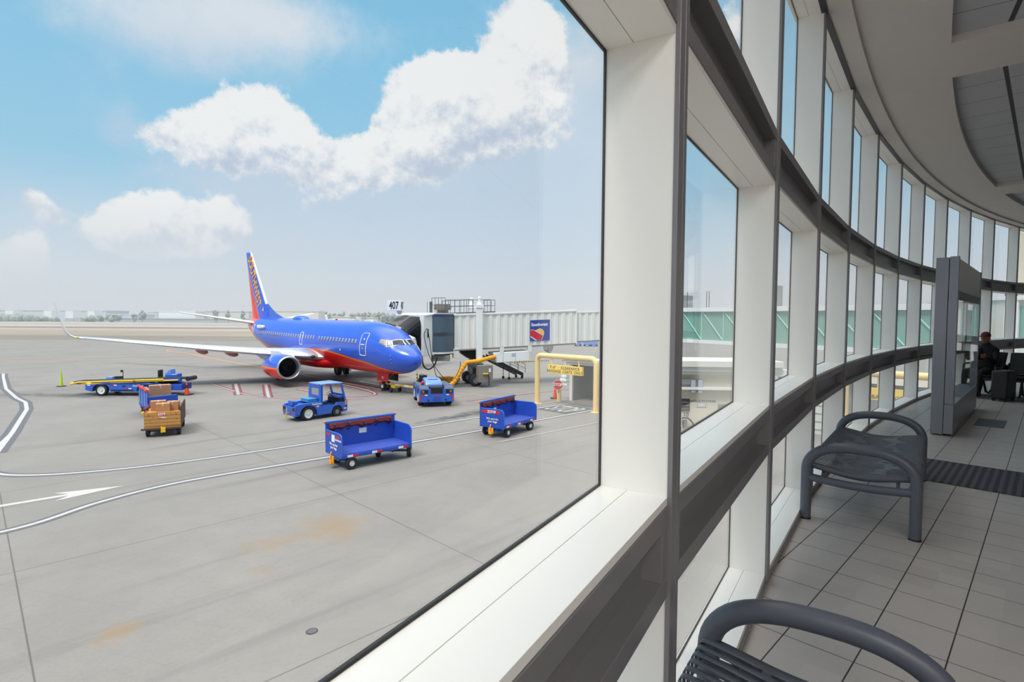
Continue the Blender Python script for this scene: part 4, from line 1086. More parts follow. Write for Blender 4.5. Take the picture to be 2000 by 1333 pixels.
        for w in (-.43, .43):
            c = P(16.6, sgn*2.86+w, .55)
            MB().lathe([(-.19, .3), (-.2, .45), (-.15, .54), (0, .56), (.15, .54), (.2, .45), (.19, .3)], c, (0, 1, 0), 28).build('main_wheel', M['rubber'], root, smooth=40)
            MB().lathe([(-.17, .02), (-.14, .24), (-.19, .3), (.19, .3), (.14, .24), (.17, .02)], c, (0, 1, 0), 24, True).build('wheel_hub', M['dark_steel'], root, smooth=40)
        MB().prism([P(16.1, sgn*3.3, 2.2), P(17.3, sgn*3.3, 2.2), P(17.1, sgn*3.15, .95), P(16.3, sgn*3.15, .95)], (0, .03, 0)).build('gear_door', M['wing'], root)
    # vertical fin
    def fin_section(z):
        t = (z-5.3)/(12.62-5.3); le = 26.15+t*(31.85-26.15); te = 31.65+t*(33.5-31.65)
        return le, te
    rr = []
    for z in (4.9, 5.3, 6.5, 8, 9.5, 11, 12.2, 12.55, 12.62):
        le, te = fin_section(z); ch = te-le; th = .052 if z < 12.3 else (.04 if z < 12.6 else .015)
        if z > 12.5: le += .12*(z-12.5)/.12
        ch = te-le
        ring = []
        for j in range(20):
            a = 2*math.pi*j/20; t = .5-.5*math.cos(a); y = th*ch*math.sin(a)*(1.35-1.0*t if t > .25 else 1.1)
            ring.append(P(le+t*ch, y, z))
        rr.append(ring)
    fn = MB().loft(rr).build('tail_fin', M['fin'], root, smooth=50)
    k = MB(); rr = []
    for s, h, w in ((23.2, 5.38, .03), (24.2, 5.60, .07), (25.2, 5.88, .11), (26.2, 6.3, .15), (27.0, 6.72, .18), (27.6, 7.0, .2)):
        rr.append([P(s, w, 5.15), P(s, w*.6, (h+5.2)/2), P(s, .02, h), P(s, -.02, h), P(s, -w*.6, (h+5.2)/2), P(s, -w, 5.15)])
    k.loft(rr); k.build('dorsal_fillet', M['blue'], root, smooth=60)
    # airline name down the fin
    for sgn in (1,):
        le0, te0 = fin_section(6.9); le1, te1 = fin_section(11.9)
        A_ = Vector(P(le0+1.75, sgn*.215, 6.75)); B_ = Vector(P(le1+.72, sgn*.115, 11.75))
        up = (B_-A_).normalized(); mid = (A_+B_)/2
        # letters run down the fin
        run = -up if sgn > 0 else up
        tall = Vector((1, 0, 0)) if sgn > 0 else Vector((1, 0, 0))
        nrm = Vector((0, -sgn, 0)); r = run.normalized(); u_ = nrm.cross(r)
        if u_.x < 0 and sgn > 0: r = -r; u_ = nrm.cross(r)
        m = Matrix((r, u_, nrm)).transposed().to_4x4(); m.translation = mid
        text('SOUTHWEST', 'fin_lettering', M['letter_orange'], fn, m, 1.5, .012, .05, sx=.73, space=.98)
    MB().box(15-28.3, 15-27.85, -.262, -.255, 6.05, 6.42).build('flag_decal', M['white'], fn, smooth=0)
    k = MB()
    for i in range(3): k.box(15-28.3, 15-27.85, -.265, -.262, 6.08+.12*i, 6.13+.12*i)
    k.build('flag_stripes', M['red'], fn, smooth=0)
    MB().box(15-28.3, 15-28.08, -.267, -.265, 6.24, 6.42).build('flag_canton', M['blue'], fn, smooth=0)
    # nose gear with its bay doors, the near one red
    g = .13
    MB().cyl(P(4.25, 0, 1.6), P(4.3, 0, .36+g), .09, .08, 14).cyl(P(4.3, -.26, .35+g), P(4.3, .26, .35+g), .05, n=10).cyl(P(3.2, 0, 1.5), P(4.2, 0, .75+g), .05, n=10).build('nose_gear_strut', M['steel'], root, smooth=50)
    for w in (-.22, .22):
        c = P(4.3, w, .35+g)
        MB().lathe([(-.1, .17), (-.11, .28), (-.07, .34), (.07, .34), (.11, .28), (.1, .17)], c, (0, 1, 0), 26).build('nose_wheel', M['rubber'], root, smooth=40)
        MB().lathe([(-.09, .02), (-.08, .13), (-.1, .17), (.1, .17), (.08, .13), (.09, .02)], c, (0, 1, 0), 20, True).build('wheel_hub', M['rim'], root, smooth=40)
    for sgn in (1, -1):
        dr = MB().prism([P(3.25, sgn*.42, 1.54), P(4.85, sgn*.42, 1.54), P(4.81, sgn*.47, .88), P(3.31, sgn*.47, .88)], (0, .035, 0)).build('nose_gear_door', M['red'] if sgn > 0 else M['dark_steel'], root, bevel=.01)  # far door's dark colour paints the shade on its inner face
        if sgn > 0:
            k = MB()
            for i in range(2): k.box(15-4.1, 15-3.85, -.478, -.462, 1.10+.09*i, 1.15+.09*i)
            k.build('stencil_text', M['white'], dr, smooth=0)
    return root
# fin colours: silver leading edge, blue field, red rudder with an orange panel
def fin_material():
    m, k, p = new_mat('fin paint'); co = k.node('ShaderNodeTexCoord').outputs['Object']; X, Y, Z = k.xyz(co)
    t = k.math('DIVIDE', k.math('SUBTRACT', Z, 5.3), 7.32)
    s = k.math('SUBTRACT', 15.0, X)
    le = k.math('ADD', 26.15, k.math('MULTIPLY', t, 5.70)); te = k.math('ADD', 31.65, k.math('MULTIPLY', t, 1.85))
    a = k.math('SUBTRACT', s, le)
    b = k.math('SUBTRACT', te, s)                 # distance from the trailing edge
    edge = k.math('MULTIPLY', k.math('SUBTRACT', .78, t), 3.05)
    inner = k.math('SUBTRACT', edge, .12)
    c = k.mix(k.smooth(b, edge, k.math('ADD', edge, .02)), lin(250, 150, 60), lin(48, 90, 204))
    c = k.mix(k.smooth(b, inner, k.math('ADD', inner, .02)), lin(212, 22, 24), c)
    e2 = k.math('MULTIPLY', k.math('SUBTRACT', .52, t), 1.9)
    c = k.mix(k.smooth(b, e2, k.math('ADD', e2, .02)), lin(238, 74, 24), c)
    lead = k.math('MULTIPLY', k.smooth(a, .38, .34), k.smooth(Z, 6.75, 6.85))
    c = k.mix(lead, c, lin(226, 228, 232))
    k.l.new(c, p.inputs['Base Color']); p.inputs['Roughness'].default_value = .3
    return m
M['fin'] = fin_material(); M['letter_orange'] = mat('orange lettering', (242, 168, 40), .4); M['flap_red'] = mat('deep red fairing paint', (158, 34, 34), .4)
build_aircraft()
# ================================================================== the jet bridge
def build_jet_bridge():
    O = Vector((-3.0, 46.5, 0))
    root = thing('jet_bridge', 'white corrugated passenger boarding bridge reaching to the aircraft nose', 'jet bridge', O)
    inv = Matrix.Translation(-O)
    def B(mb, nm, m, par=None, **kw): return mb.xform(inv).build(nm, m, par or root, **kw)
    tu = Vector((.949, .316, 0)); tn = Vector((.316, -.949, 0))       # along the tunnel, towards the viewer
    T0 = Vector((-4.76, 44.5, 0)); SL = .0425
    def tp(t, n=0.0, z=0.0): return T0+tu*t+tn*n+Vector((0, 0, z+SL*t))
    def corrugated(t0, t1, n, z0, z1, pitch=.66, d=.07):
        P = []; t = t0
        while t < t1-1e-6:
            for a, e in ((0, 0), (.36, 0), (.46, 1), (.86, 1), (.96, 0)):
                tt = t+a*pitch
                if tt <= t1: P.append((tt, e*d))
            t += pitch
        P.append((t1, 0))
        return [[tp(t, n+e, z0) for t, e in P], [tp(t, n+e, z1) for t, e in P]]
    # outer tunnel
    W = 2.0
    k = MB(); k.loft(corrugated(.05, 10.95, 0, 3.0, 5.80), closed=False); B(k, 'tunnel_wall', M['offwhite'], smooth=0, solid=.02)
    k = MB(); k.loft(corrugated(.05, 10.95, -W, 3.0, 5.80), closed=False); B(k, 'tunnel_wall', M['offwhite'], smooth=0, solid=.02)
    def slab(t0, t1, n0, n1, z0, z1): return MB().hexa([tp(t0, n0, z0), tp(t1, n0, z0), tp(t1, n1, z0), tp(t0, n1, z0), tp(t0, n0, z1), tp(t1, n0, z1), tp(t1, n1, z1), tp(t0, n1, z1)])
    B(slab(0, 11.0, .12, -W-.1, 5.78, 5.93), 'tunnel_roof', M['offwhite'], smooth=0, bevel=.02)
    B(slab(0, 11.0, .10, -W-.1, 2.90, 3.03), 'tunnel_floor', M['grey_metal'], smooth=0, bevel=.02)
    B(slab(10.9, 11.0, .14, -W-.14, 2.9, 5.95), 'tunnel_collar', M['offwhite'], smooth=0, bevel=.01)
    # inner tunnel
    k = MB(); k.loft(corrugated(10.9, 17.5, -.14, 3.15, 5.66), closed=False); B(k, 'inner_tunnel_wall', M['offwhite'], smooth=0, solid=.02)
    k = MB(); k.loft(corrugated(10.9, 17.5, -W+.14, 3.15, 5.66), closed=False); B(k, 'inner_tunnel_wall', M['offwhite'], smooth=0, solid=.02)
    B(slab(10.9, 17.5, -.04, -W+.04, 5.64, 5.76), 'inner_tunnel_roof', M['offwhite'], smooth=0); B(slab(10.9, 17.5, -.04, -W+.04, 3.05, 3.17), 'inner_tunnel_floor', M['grey_metal'], smooth=0)
    # airline sign on the outer wall
    s0, s1, z0, z1 = 6.62, 8.40, 3.42, 5.18
    # px 1011-1050: t from the wall line
    sg = B(slab(s0, s1, .09, .12, z0-.02, z1), 'logo_panel', M['sign_blue'], smooth=0)
    ew = (tp(s1)-tp(s0)).normalized(); upv = Vector((0, 0, 1))
    def fr(t, z, off): return Matrix.Translation(-O) @ frame(tp(t, off, z), ew, upv)
    text('Southwest', 'sign_lettering', M['white'], sg, fr((s0+s1)/2-.06, z1-.40, .124), .36, .012, .004, sx=.98)
    MB_h = MB()
    def hp(u, v, off=.124): return tp(s0+u, off, z0+v)
    # heart mark cut by the panel edge: red band, yellow lobe, blue corner, silver outline
    def poly(pts, off, m, nm): B(MB().prism([hp(u, v, off) for u, v in pts], tn*.004), nm, m, sg, smooth=0)
    arc = lambda cx, cy, r, a0, a1, n=14: [(cx+r*math.cos(R_(a0+(a1-a0)*i/n)), cy+r*math.sin(R_(a0+(a1-a0)*i/n))) for i in range(n+1)]
    poly([(0, .02), (0, .92)]+arc(.16, .62, .34, 100, 45, 8)+arc(.86, .62, .40, 130, -18, 14)+[(1.16, .28), (1.05, .02)], .123, M['sign_silver'], 'heart_outline')
    poly([(.54, .86)]+arc(.86, .62, .36, 130, -12, 14)+[(1.16, .46)], .127, M['sign_yellow2'], 'heart_yellow_lobe')
    poly([(0, .44), (0, .88)]+arc(.16, .60, .32, 100, 52, 6)+[(1.14, .40), (1.08, .20), (1.0, .04), (.62, .04)], .127, M['sign_red'], 'heart_red_band')
    poly([(0, .02), (0, .34), (.44, .02)], .127, M['sign_blue2'], 'heart_blue_corner')
    MB().ball((0, 0, 0), .01)
    # lift columns, bogie and wheels
    for n in (.32, -W-.3):
        k = MB(); c = tp(2.07, n, 0); k.obox((c.x, c.y, 1.75), tu*.24, tn*.2, (0, 0, 4.7)); cc = B(k, 'lift_column', M['white'], smooth=0, bevel=.03)
        k = MB(); k.obox((c.x, c.y, 6.45), tu*.30, tn*.25, (0, 0, .28)).cyl((c.x, c.y, 6.73), (c.x, c.y, 6.95), .22, .14).cyl((c.x, c.y, 6.95), (c.x, c.y, 7.2), .12).ball((c.x, c.y, 7.25), .14); B(k, 'column_cap', M['white'], cc, bevel=.01)
    k = MB(); c = tp(2.07, -W/2, 0)
    k.obox((c.x, c.y, 1.45), tu*.3, tn*1.6, (0, 0, .42)); k.obox((c.x, c.y, .75), tu*.45, tn*.9, (0, 0, .75)); B(k, 'wheel_bogie', M['dark_steel'], smooth=0, bevel=.02)
    for n, t in ((.25, 1.75), (-W-.2, 1.75)):
        c = tp(t, n, 0)
        for dn in (-.22, .22):
            q = c+tn*dn; q.z = .52
            MB().lathe([(-.15, .28), (-.16, .44), (-.11, .51), (.11, .51), (.16, .44), (.15, .28)], q-O, tn, 28).build('bogie_wheel', M['rubber'], root, smooth=40)
            MB().lathe([(-.12, .02), (-.1, .2), (-.14, .28), (.14, .28), (.1, .2), (.12, .02)], q-O, tn, 24, True).build('wheel_hub', M['steel'], root, smooth=40)
    # equipment cabinet hung before the bogie
    k = MB(); c = tp(2.35, .95, 0); k.obox((c.x, c.y, .42), tu*.6, tn*.42, (0, 0, 1.38)); cab = B(k, 'equipment_cabinet', M['grey_metal'], smooth=0, bevel=.02)
    c2 = c+tn*.43
    k = MB(); k.obox(c2+tu*.33+Vector((0, 0, 1.15)), tu*.08, tn*.012, (0, 0, .3)); B(k, 'gauge_plate', M['white'], cab, smooth=0)
    k = MB(); k.obox(c2-tu*.05+tn*.06+Vector((0, 0, .98)), tu*.22, tn*.06, (0, 0, .1)); B(k, 'hose_holder', M['yellow'], cab, bevel=.01)
    k = MB(); q = c2+tn*.08; k.tube([q+tu*.05+Vector((0, 0, 1.03)), q+tu*.2+Vector((0, 0, .98)), q+tu*.24+Vector((0, 0, .6)), q+tu*.24+Vector((0, 0, .06))], .035, 8); B(k, 'hanging_hose', M['black'], cab, smooth=60)
    # cab: front frame, corner, curved slat curtain, roof, floor
    dvec = Vector((.707, .707, 0)); a_ = Vector((.709, -.705, 0)); D0 = Vector((-8.54, 43.44, 0))
    fc = D0+dvec*1.0
    def cab_pt(a, d, z=0): return fc+a_*a+dvec*d+Vector((0, 0, z))
    k = MB()
    k.hexa([cab_pt(1.28, -.5, 2.62), cab_pt(1.80, -.5, 2.62), cab_pt(1.80, .55, 2.62), cab_pt(1.28, .55, 2.62), cab_pt(1.28, -.5, 5.86), cab_pt(1.80, -.5, 5.86), cab_pt(1.80, .55, 5.86), cab_pt(1.28, .55, 5.86)])
    B(k, 'cab_front_post', M['offwhite'], smooth=0, bevel=.03)
    k = MB(); k.hexa([cab_pt(-2.1, 0, 2.62), cab_pt(-1.6, 0, 2.62), cab_pt(-1.6, .5, 2.62), cab_pt(-2.1, .5, 2.62), cab_pt(-2.1, 0, 5.86), cab_pt(-1.6, 0, 5.86), cab_pt(-1.6, .5, 5.86), cab_pt(-2.1, .5, 5.86)]); B(k, 'cab_front_post', M['offwhite'], smooth=0, bevel=.03)
    k = MB(); k.hexa([cab_pt(-2.3, -.35, 5.76), cab_pt(1.9, -.35, 5.76), cab_pt(1.9, .7, 5.86), cab_pt(-2.3, .7, 5.86), cab_pt(-2.3, -.35, 5.86), cab_pt(1.9, -.35, 5.86), cab_pt(1.9, .7, 6.02), cab_pt(-2.3, .7, 6.02)]); B(k, 'canopy_hood', M['white'], smooth=0, bevel=.03)
    k = MB(); k.hexa([cab_pt(1.55, -.02, 4.05), cab_pt(1.85, -.02, 4.05), cab_pt(1.85, -.14, 4.05), cab_pt(1.55, -.14, 4.05), cab_pt(1.55, -.02, 4.75), cab_pt(1.85, -.02, 4.75), cab_pt(1.85, -.14, 4.75), cab_pt(1.55, -.14, 4.75)]); B(k, 'lamp_housing', M['black'], bevel=.05)
    # curtain path from the cab corner to the tunnel
    p0 = cab_pt(1.78, .35); p3 = tp(0, .0); p3.z = 0
    ctr = (p0+p3)/2; out = Vector((.25, -1, 0)).normalized()
    path = []
    for i in range(37):
        t = i/36; q = p0.lerp(p3, t)+out*(.50*math.sin(math.pi*t)); path.append(q)
    k = MB(); low = []; hi = []
    for i, q in enumerate(path):
        off = out*(.018 if i % 2 else -.0)
        low.append(q+off+Vector((0, 0, 2.86))); hi.append(q+off+Vector((0, 0, 5.78)))
    k.loft([low, hi], closed=False); cur = B(k, 'slat_curtain', M['dark_curtain'], smooth=0, solid=.02)
    for i in range(3, 34, 2):
        q = path[i]+out*.03; t = (path[i+1]-path[i-1]).normalized()
        k = MB(); k.obox(q+Vector((0, 0, 4.16)), t*.022, out*.006, (0, 0, .30)); B(k, 'slot_window', M['black'], cur, smooth=0)
    for z0, z1, m, nm in ((5.76, 5.92, M['navy'], 'curtain_head'), (2.74, 2.88, M['offwhite'], 'curtain_sill')):
        k = MB(); poly_ = [q+out*.05+Vector((0, 0, z0)) for q in path]; k.prism(poly_+[p3+dvec*1.6+Vector((0, 0, z0)), p0+dvec*2.6+Vector((0, 0, z0))], (0, 0, z1-z0)); B(k, nm, m, smooth=0)
    k = MB(); k.prism([cab_pt(-2.1, .4, 5.9), cab_pt(1.8, .4, 5.9), tp(.2, 0, 5.86), tp(.2, -W, 5.86), cab_pt(-2.1, 3.2, 5.9)], (0, 0, .12)); B(k, 'cab_roof', M['offwhite'], smooth=0)
    k = MB(); k.prism([cab_pt(-2.1, -.1, 2.62), cab_pt(1.7, -.1, 2.62), tp(.2, 0, 2.66), tp(.2, -W, 2.66), cab_pt(-2.1, 3.2, 2.62)], (0, 0, .16)); B(k, 'cab_floor', M['dark_steel'], smooth=0)
    k = MB(); c = cab_pt(1.3, 1.2); k.obox((c.x+.3, c.y, 2.16), Vector((.98, .1, 0))*.75, Vector((-.1, .98, 0))*.7, (0, 0, .46)); B(k, 'under_cab_box', M['grey_metal'], smooth=0, bevel=.02)
    # tunnel bracket down to the cab
    k = MB(); k.hexa([tp(-.05, .1, 2.35), tp(.42, .1, 2.35), tp(.42, -.3, 2.35), tp(-.05, -.3, 2.35), tp(-.05, .1, 3.1), tp(.42, .1, 3.1), tp(.42, -.3, 3.1), tp(-.05, -.3, 3.1)]); B(k, 'tunnel_bracket', M['offwhite'], smooth=0, bevel=.02)
    k = MB(); k.prism([tp(.42, -.2, 2.92), tp(2.0, -.2, 2.92), tp(2.0, -.2, 2.0), tp(1.5, -.2, 2.15)], -tn*1.5); B(k, 'lift_truss', M['belly_dark'], smooth=0)
    # bellows canopy folded over the fuselage
    rings = []
    NB = 21
    def bel(a, z, t, big):
        q = max(0.0, min(1.0, (z-4.0)/1.3))
        d = -.42-t*(.42+.85*q)
        zt = z-t*q*(.42+.55*(a+2.2)/3.5)
        return cab_pt(a+(big if a > 0 else -big), d, zt+big*.4*q)
    for i in range(NB):
        t = i/(NB-1); big = -.03 if i % 2 else .07
        w0, w1 = -2.15, 1.42-.06*t
        ring = [bel(w1, 3.0+.55*t, t, big)]
        for (a, z) in ((w1, 3.7), (w1, 4.2), (w1, 4.7), (w1, 5.2), (w1-.10, 5.52), (w1-.40, 5.66), (0, 5.70), (w0+.45, 5.70), (w0+.12, 5.5), (w0, 5.0), (w0, 4.2), (w0, 3.2)):
            ring.append(bel(a, z, t, big))
        rings.append(ring)
    k = MB(); k.loft(rings, closed=False); o = B(k, 'bellows_canopy', [M['canvas'], M['canvas_grey']], smooth=0, solid=.015)
    for p in o.data.polygons:
        if abs(p.normal.z) > .62 and p.center.z > 4.6: p.material_index = 1
    # roof plant and railings
    def rail(t0, t1, n, z0, hgt, posts, nm='roof_railing'):
        k = MB()
        for i in range(posts+1):
            t = t0+(t1-t0)*i/posts; k.cyl(tp(t, n, z0), tp(t, n, z0+hgt), .022, n=6)
        for h in (.55*hgt, hgt): k.cyl(tp(t0, n, z0+h), tp(t1, n, z0+h), .022, n=6)
        k.hexa([tp(t0, n-.02, z0), tp(t1, n-.02, z0), tp(t1, n+.02, z0), tp(t0, n+.02, z0), tp(t0, n-.02, z0+.1), tp(t1, n-.02, z0+.1), tp(t1, n+.02, z0+.1), tp(t0, n+.02, z0+.1)])
        B(k, nm, M['rail_grey'], smooth=0)
    rail(-.6, 1.7, -.35, 5.95, 1.15, 6); rail(2.6, 3.6, -.35, 5.95, 1.05, 3); rail(-.6, 3.6, -1.75, 5.95, 1.12, 8); rail(-1.7, -.6, -.6, 6.0, 1.3, 4)
    k = MB()
    k.cyl(tp(-2.1, -.4, 6.05), tp(-2.1, -.4, 7.0), .02, n=6).cyl(tp(-1.8, -.4, 6.05), tp(-1.8, -.4, 7.0), .12, n=10); B(k, 'roof_pole', M['rail_grey'])
    k = MB(); c = tp(-.75, -1.0, 0)
    k.obox((c.x, c.y, 6.28), tu*.62, tn*.5, (0, 0, .14)); k.obox((c.x, c.y, 6.42), tu*.66, tn*.54, (0, 0, .08)); k.obox((c.x, c.y, 6.52), tu*.62, tn*.5, (0, 0, .12)); k.obox((c.x, c.y, 6.66), tu*.58, tn*.46, (0, 0, .1)); k.obox((c.x, c.y, 6.0), tu*.42, tn*.34, (0, 0, .3)); B(k, 'roof_fan', M['grey_metal'], smooth=0, bevel=.01)
    # gate number box on the hood
    g = Vector((-9.38, 43.85, 0)); gr = Vector((.99, -.14, 0)).normalized(); gn = Vector((-.14, -.99, 0)).normalized()
    k = MB(); k.obox((g.x, g.y, 6.17), gr*.56, gn*.36, (0, 0, .80)); gs = B(k, 'gate_sign', M['white'], smooth=0, bevel=.015)
    k = MB(); q = g+gr*.35; k.cyl((q.x, q.y, 5.86), (q.x, q.y, 6.18), .12, .26, n=16); B(k, 'sign_stand', M['offwhite'], gs)
    text('407', 'gate_number', M['ink'], gs, Matrix.Translation(-O) @ frame(g+gn*.365+Vector((0, 0, 6.56)), gr, upv), .84, .018, .004, sx=.62)
    text('407', 'gate_number', M['ink'], gs, Matrix.Translation(-O) @ frame(g+gr*.565+Vector((0, 0, 6.56)), -gn, upv), .80, .016, .004, sx=.44)
    # air conditioning unit slung beneath
    k = MB(); pr = []
    for t0, t1, zz in ((3.3, 6.55, 0),):
        k.hexa([tp(t0+.3, .15, 1.72), tp(t1, .15, 1.72), tp(t1, -1.5, 1.72), tp(t0+.3, -1.5, 1.72), tp(t0, .15, 2.60), tp(t1, .15, 2.60), tp(t1, -1.5, 2.60), tp(t0, -1.5, 2.60)])
    ac_ = B(k, 'air_unit', M['white'], smooth=0, bevel=.05)
    for t in (4.2, 5.3):
        k = MB(); k.hexa([tp(t-.01, .155, 1.75), tp(t+.01, .155, 1.75), tp(t+.01, .15, 1.75), tp(t-.01, .15, 1.75), tp(t-.01, .155, 2.57), tp(t+.01, .155, 2.57), tp(t+.01, .15, 2.57), tp(t-.01, .15, 2.57)]); B(k, 'panel_seam', M['grey_metal'], ac_, smooth=0)
    k = MB(); k.hexa([tp(4.95, .17, 2.2), tp(5.25, .17, 2.2), tp(5.25, .15, 2.2), tp(4.95, .15, 2.2), tp(4.95, .17, 2.45), tp(5.25, .17, 2.45), tp(5.25, .15, 2.45), tp(4.95, .15, 2.45)]); B(k, 'vent_grille', M['far_grey'], ac_, smooth=0)
    k = MB(); k.hexa([tp(5.2, .2, 1.64), tp(8.3, .2, 1.60), tp(8.3, .1, 1.60), tp(5.2, .1, 1.64), tp(5.2, .2, 1.71), tp(8.3, .2, 1.67), tp(8.3, .1, 1.67), tp(5.2, .1, 1.71)]); B(k, 'hazard_bar', M['hazard'], smooth=0)
    for t in (3.9, 6.4):
        k = MB(); k.hexa([tp(t, .16, 2.5), tp(t+.35, .16, 2.5), tp(t+.35, -.1, 2.5), tp(t, -.1, 2.5), tp(t, .16, 3.0), tp(t+.35, .16, 3.0), tp(t+.35, -.1, 3.0), tp(t, -.1, 3.0)]); B(k, 'hanger', M['offwhite'], smooth=0)
    k = MB()
    for i in range(4):
        t = 7.9+.12*i; k.tube([tp(t, .0, 2.9), tp(t+.05, .0, 2.55-.06*i), tp(t+.25, .0, 2.42-.07*i), tp(t+.45, .0, 2.6), tp(t+.5, .0, 2.9)], .028, 6)
    B(k, 'cable_loops', M['dark_steel'], smooth=60)
    # yellow ribbed air duct
    def ribbed(pts, r, nm):
        P = [Vector(p) for p in pts]; dense = []; L = 0
        for i in range(len(P)-1):
            c = max(2, int((P[i+1]-P[i]).length/.045))
            for j in range(c): dense.append(P[i].lerp(P[i+1], j/c))
        dense.append(P[-1])
        rr = [r*(1.0+(.02, .06, .06, .02, -.14)[i % 5]) for i in range(len(dense))]
        k = MB(); k.tube(dense, rr, 12); return B(k, nm, M['duct_yellow'], smooth=70)
    cur_ = [tp(3.5, .1, 2.25), tp(2.7, .35, 2.15), tp(2.0, .62, 2.05), tp(1.4, .6, 2.0), tp(.95, .55, 1.95), tp(.75, .55, 1.7)]
    ribbed(smooth3(cur_), .17, 'air_duct')
    ribbed(smooth3([tp(.75, .55, 1.75), tp(.35, .6, 1.15), tp(-.05, .65, .55), tp(-.4, .7, .22)]), .20, 'air_duct')
    coil = []
    for i in range(60):
        a = i/60*2*math.pi*2.2; r = .9+.12*math.sin(i*.9); coil.append(Vector((-5.6+1.05*r*math.cos(a), 46.6+.62*r*math.sin(a), .17+.20*(i > 27)+.02*math.sin(i))))
    ribbed(smooth3([Vector((-5.0, 45.0, .2))]+[Vector((-5.2, 45.6, .18))]+coil[12:]), .17, 'duct_coil')
    # power cables from the cab
    def cable(pts, r, nm='power_cable'): k = MB(); k.tube(smooth3([Vector(p) for p in pts]), r, 8); B(k, nm, M['black'], smooth=60)
    cc = cab_pt(1.5, -.12)
    cable([(cc.x-.25, cc.y, 2.6), (cc.x-.12, cc.y-.1, 1.85), (cc.x+.28, cc.y-.1, 1.55), (cc.x+.75, cc.y-.1, 1.9), (cc.x+.95, cc.y, 2.5)], .06)
    cable([(-6.75, 42.6, 4.65), (-6.6, 42.45, 4.75), (-6.45, 42.4, 4.1), (-6.25, 42.4, 2.7), (-5.9, 42.5, 1.1), (-5.3, 42.7, .55), (-4.6, 42.9, .75), (-4.15, 43.2, 1.6), (-4.1, 43.4, 2.15)], .026)
    cable([(-6.72, 42.6, 4.6), (-6.85, 42.45, 4.2), (-6.4, 42.3, 2.6), (-5.6, 42.6, 1.2), (-4.9, 44.0, .3), (-4.6, 44.9, .12)], .026)
    # service stair on the far side
    s_t = Vector((-2.6, 48.6, 2.1)); s_b = Vector((.75, 51.2, .18)); dv = (s_b-s_t); hv = Vector((dv.x, dv.y, 0)).normalized(); sd = Vector((hv.y, -hv.x, 0))
    k = MB()
    for e in (-.5, .5): k.hexa([s_t+sd*(e-.04), s_b+sd*(e-.04), s_b+sd*(e+.04), s_t+sd*(e+.04)]+[p+Vector((0, 0, .34)) for p in (s_t+sd*(e-.04), s_b+sd*(e-.04), s_b+sd*(e+.04), s_t+sd*(e+.04))])
    st = B(k, 'service_stair', M['dark_steel'], smooth=0)
    for i in range(10):
        q = s_t.lerp(s_b, (i+.5)/10); k = MB(); k.obox(q+Vector((0, 0, .1)), hv*.14, sd*.46, (0, 0, .03)); B(k, 'stair_tread', M['dark_steel'], st, smooth=0)
    k = MB()
    for e in (-.5, .5):
        A_ = s_t.lerp(s_b, .42)+sd*e; Z_ = s_b+sd*e+Vector((.2, .15, 0))
        k.tube([A_+Vector((0, 0, .3)), A_+Vector((0, 0, 1.15)), Z_+Vector((0, 0, 1.15)), Z_+Vector((0, 0, .35))], .025, 6); k.cyl(A_.lerp(Z_, .0)+Vector((0, 0, .75)), Z_+Vector((0, 0, .75)), .02, n=6)
        for t in (.33, .66): q = A_.lerp(Z_, t); k.cyl(q+Vector((0, 0, .3)), q+Vector((0, 0, 1.15)), .02, n=6)
    B(k, 'stair_rail', M['rail_grey'], st, smooth=0)
    k = MB()
    for f in (.62, .98):
        for e in (-.45, .45):
            q = s_t.lerp(s_b, f)+sd*e; k.cyl((q.x, q.y, .12), (q.x, q.y, q.z+.1), .03, n=6); k.lathe([(-.05, .04), (-.05, .12), (.05, .12), (.05, .04)], (q.x, q.y, .12), sd, 12, True)
    B(k, 'stair_caster', M['rubber'], st)
def smooth3(P, n=6):
    out = []
    for i in range(len(P)-1):
        a = P[max(i-1, 0)]; b = P[i]; c = P[i+1]; d = P[min(i+2, len(P)-1)]
        for j in range(n):
            t = j/n; out.append(.5*((2*b)+(c-a)*t+(2*a-5*b+4*c-d)*t*t+(3*b-a-3*c+d)*t**3))
    return out+[P[-1]]
M['sign_blue'] = mat('navy sign panel', (46, 66, 150), .4, var=.03); M['sign_blue2'] = mat('bright blue sign ink', (42, 84, 190), .4); M['sign_silver'] = mat('silver sign ink', (206, 212, 220), .4)
M['sign_yellow2'] = mat('amber sign ink', (246, 186, 62), .4); M['sign_red'] = mat('red sign ink', (204, 30, 52), .4); M['navy'] = mat('navy trim', (52, 58, 92), .5)
M['rail_grey'] = mat('grey steel railing', (84, 88, 100), .5, metal=.2); M['duct_yellow'] = mat('yellow duct fabric', (232, 160, 26), .65, var=.15, scale=4)
def hazard_material():
    m, k, p = new_mat('hazard stripes'); co = k.node('ShaderNodeTexCoord').outputs['Object']; X, Y, Z = k.xyz(co)
    f = k.math('FRACT', k.math('MULTIPLY', k.math('ADD', X, Z), 5.0)); k.l.new(k.mix(k.smooth(f, .48, .52), lin(230, 190, 60), lin(50, 46, 40)), p.inputs['Base Color']); return m
M['hazard'] = hazard_material()
build_jet_bridge()

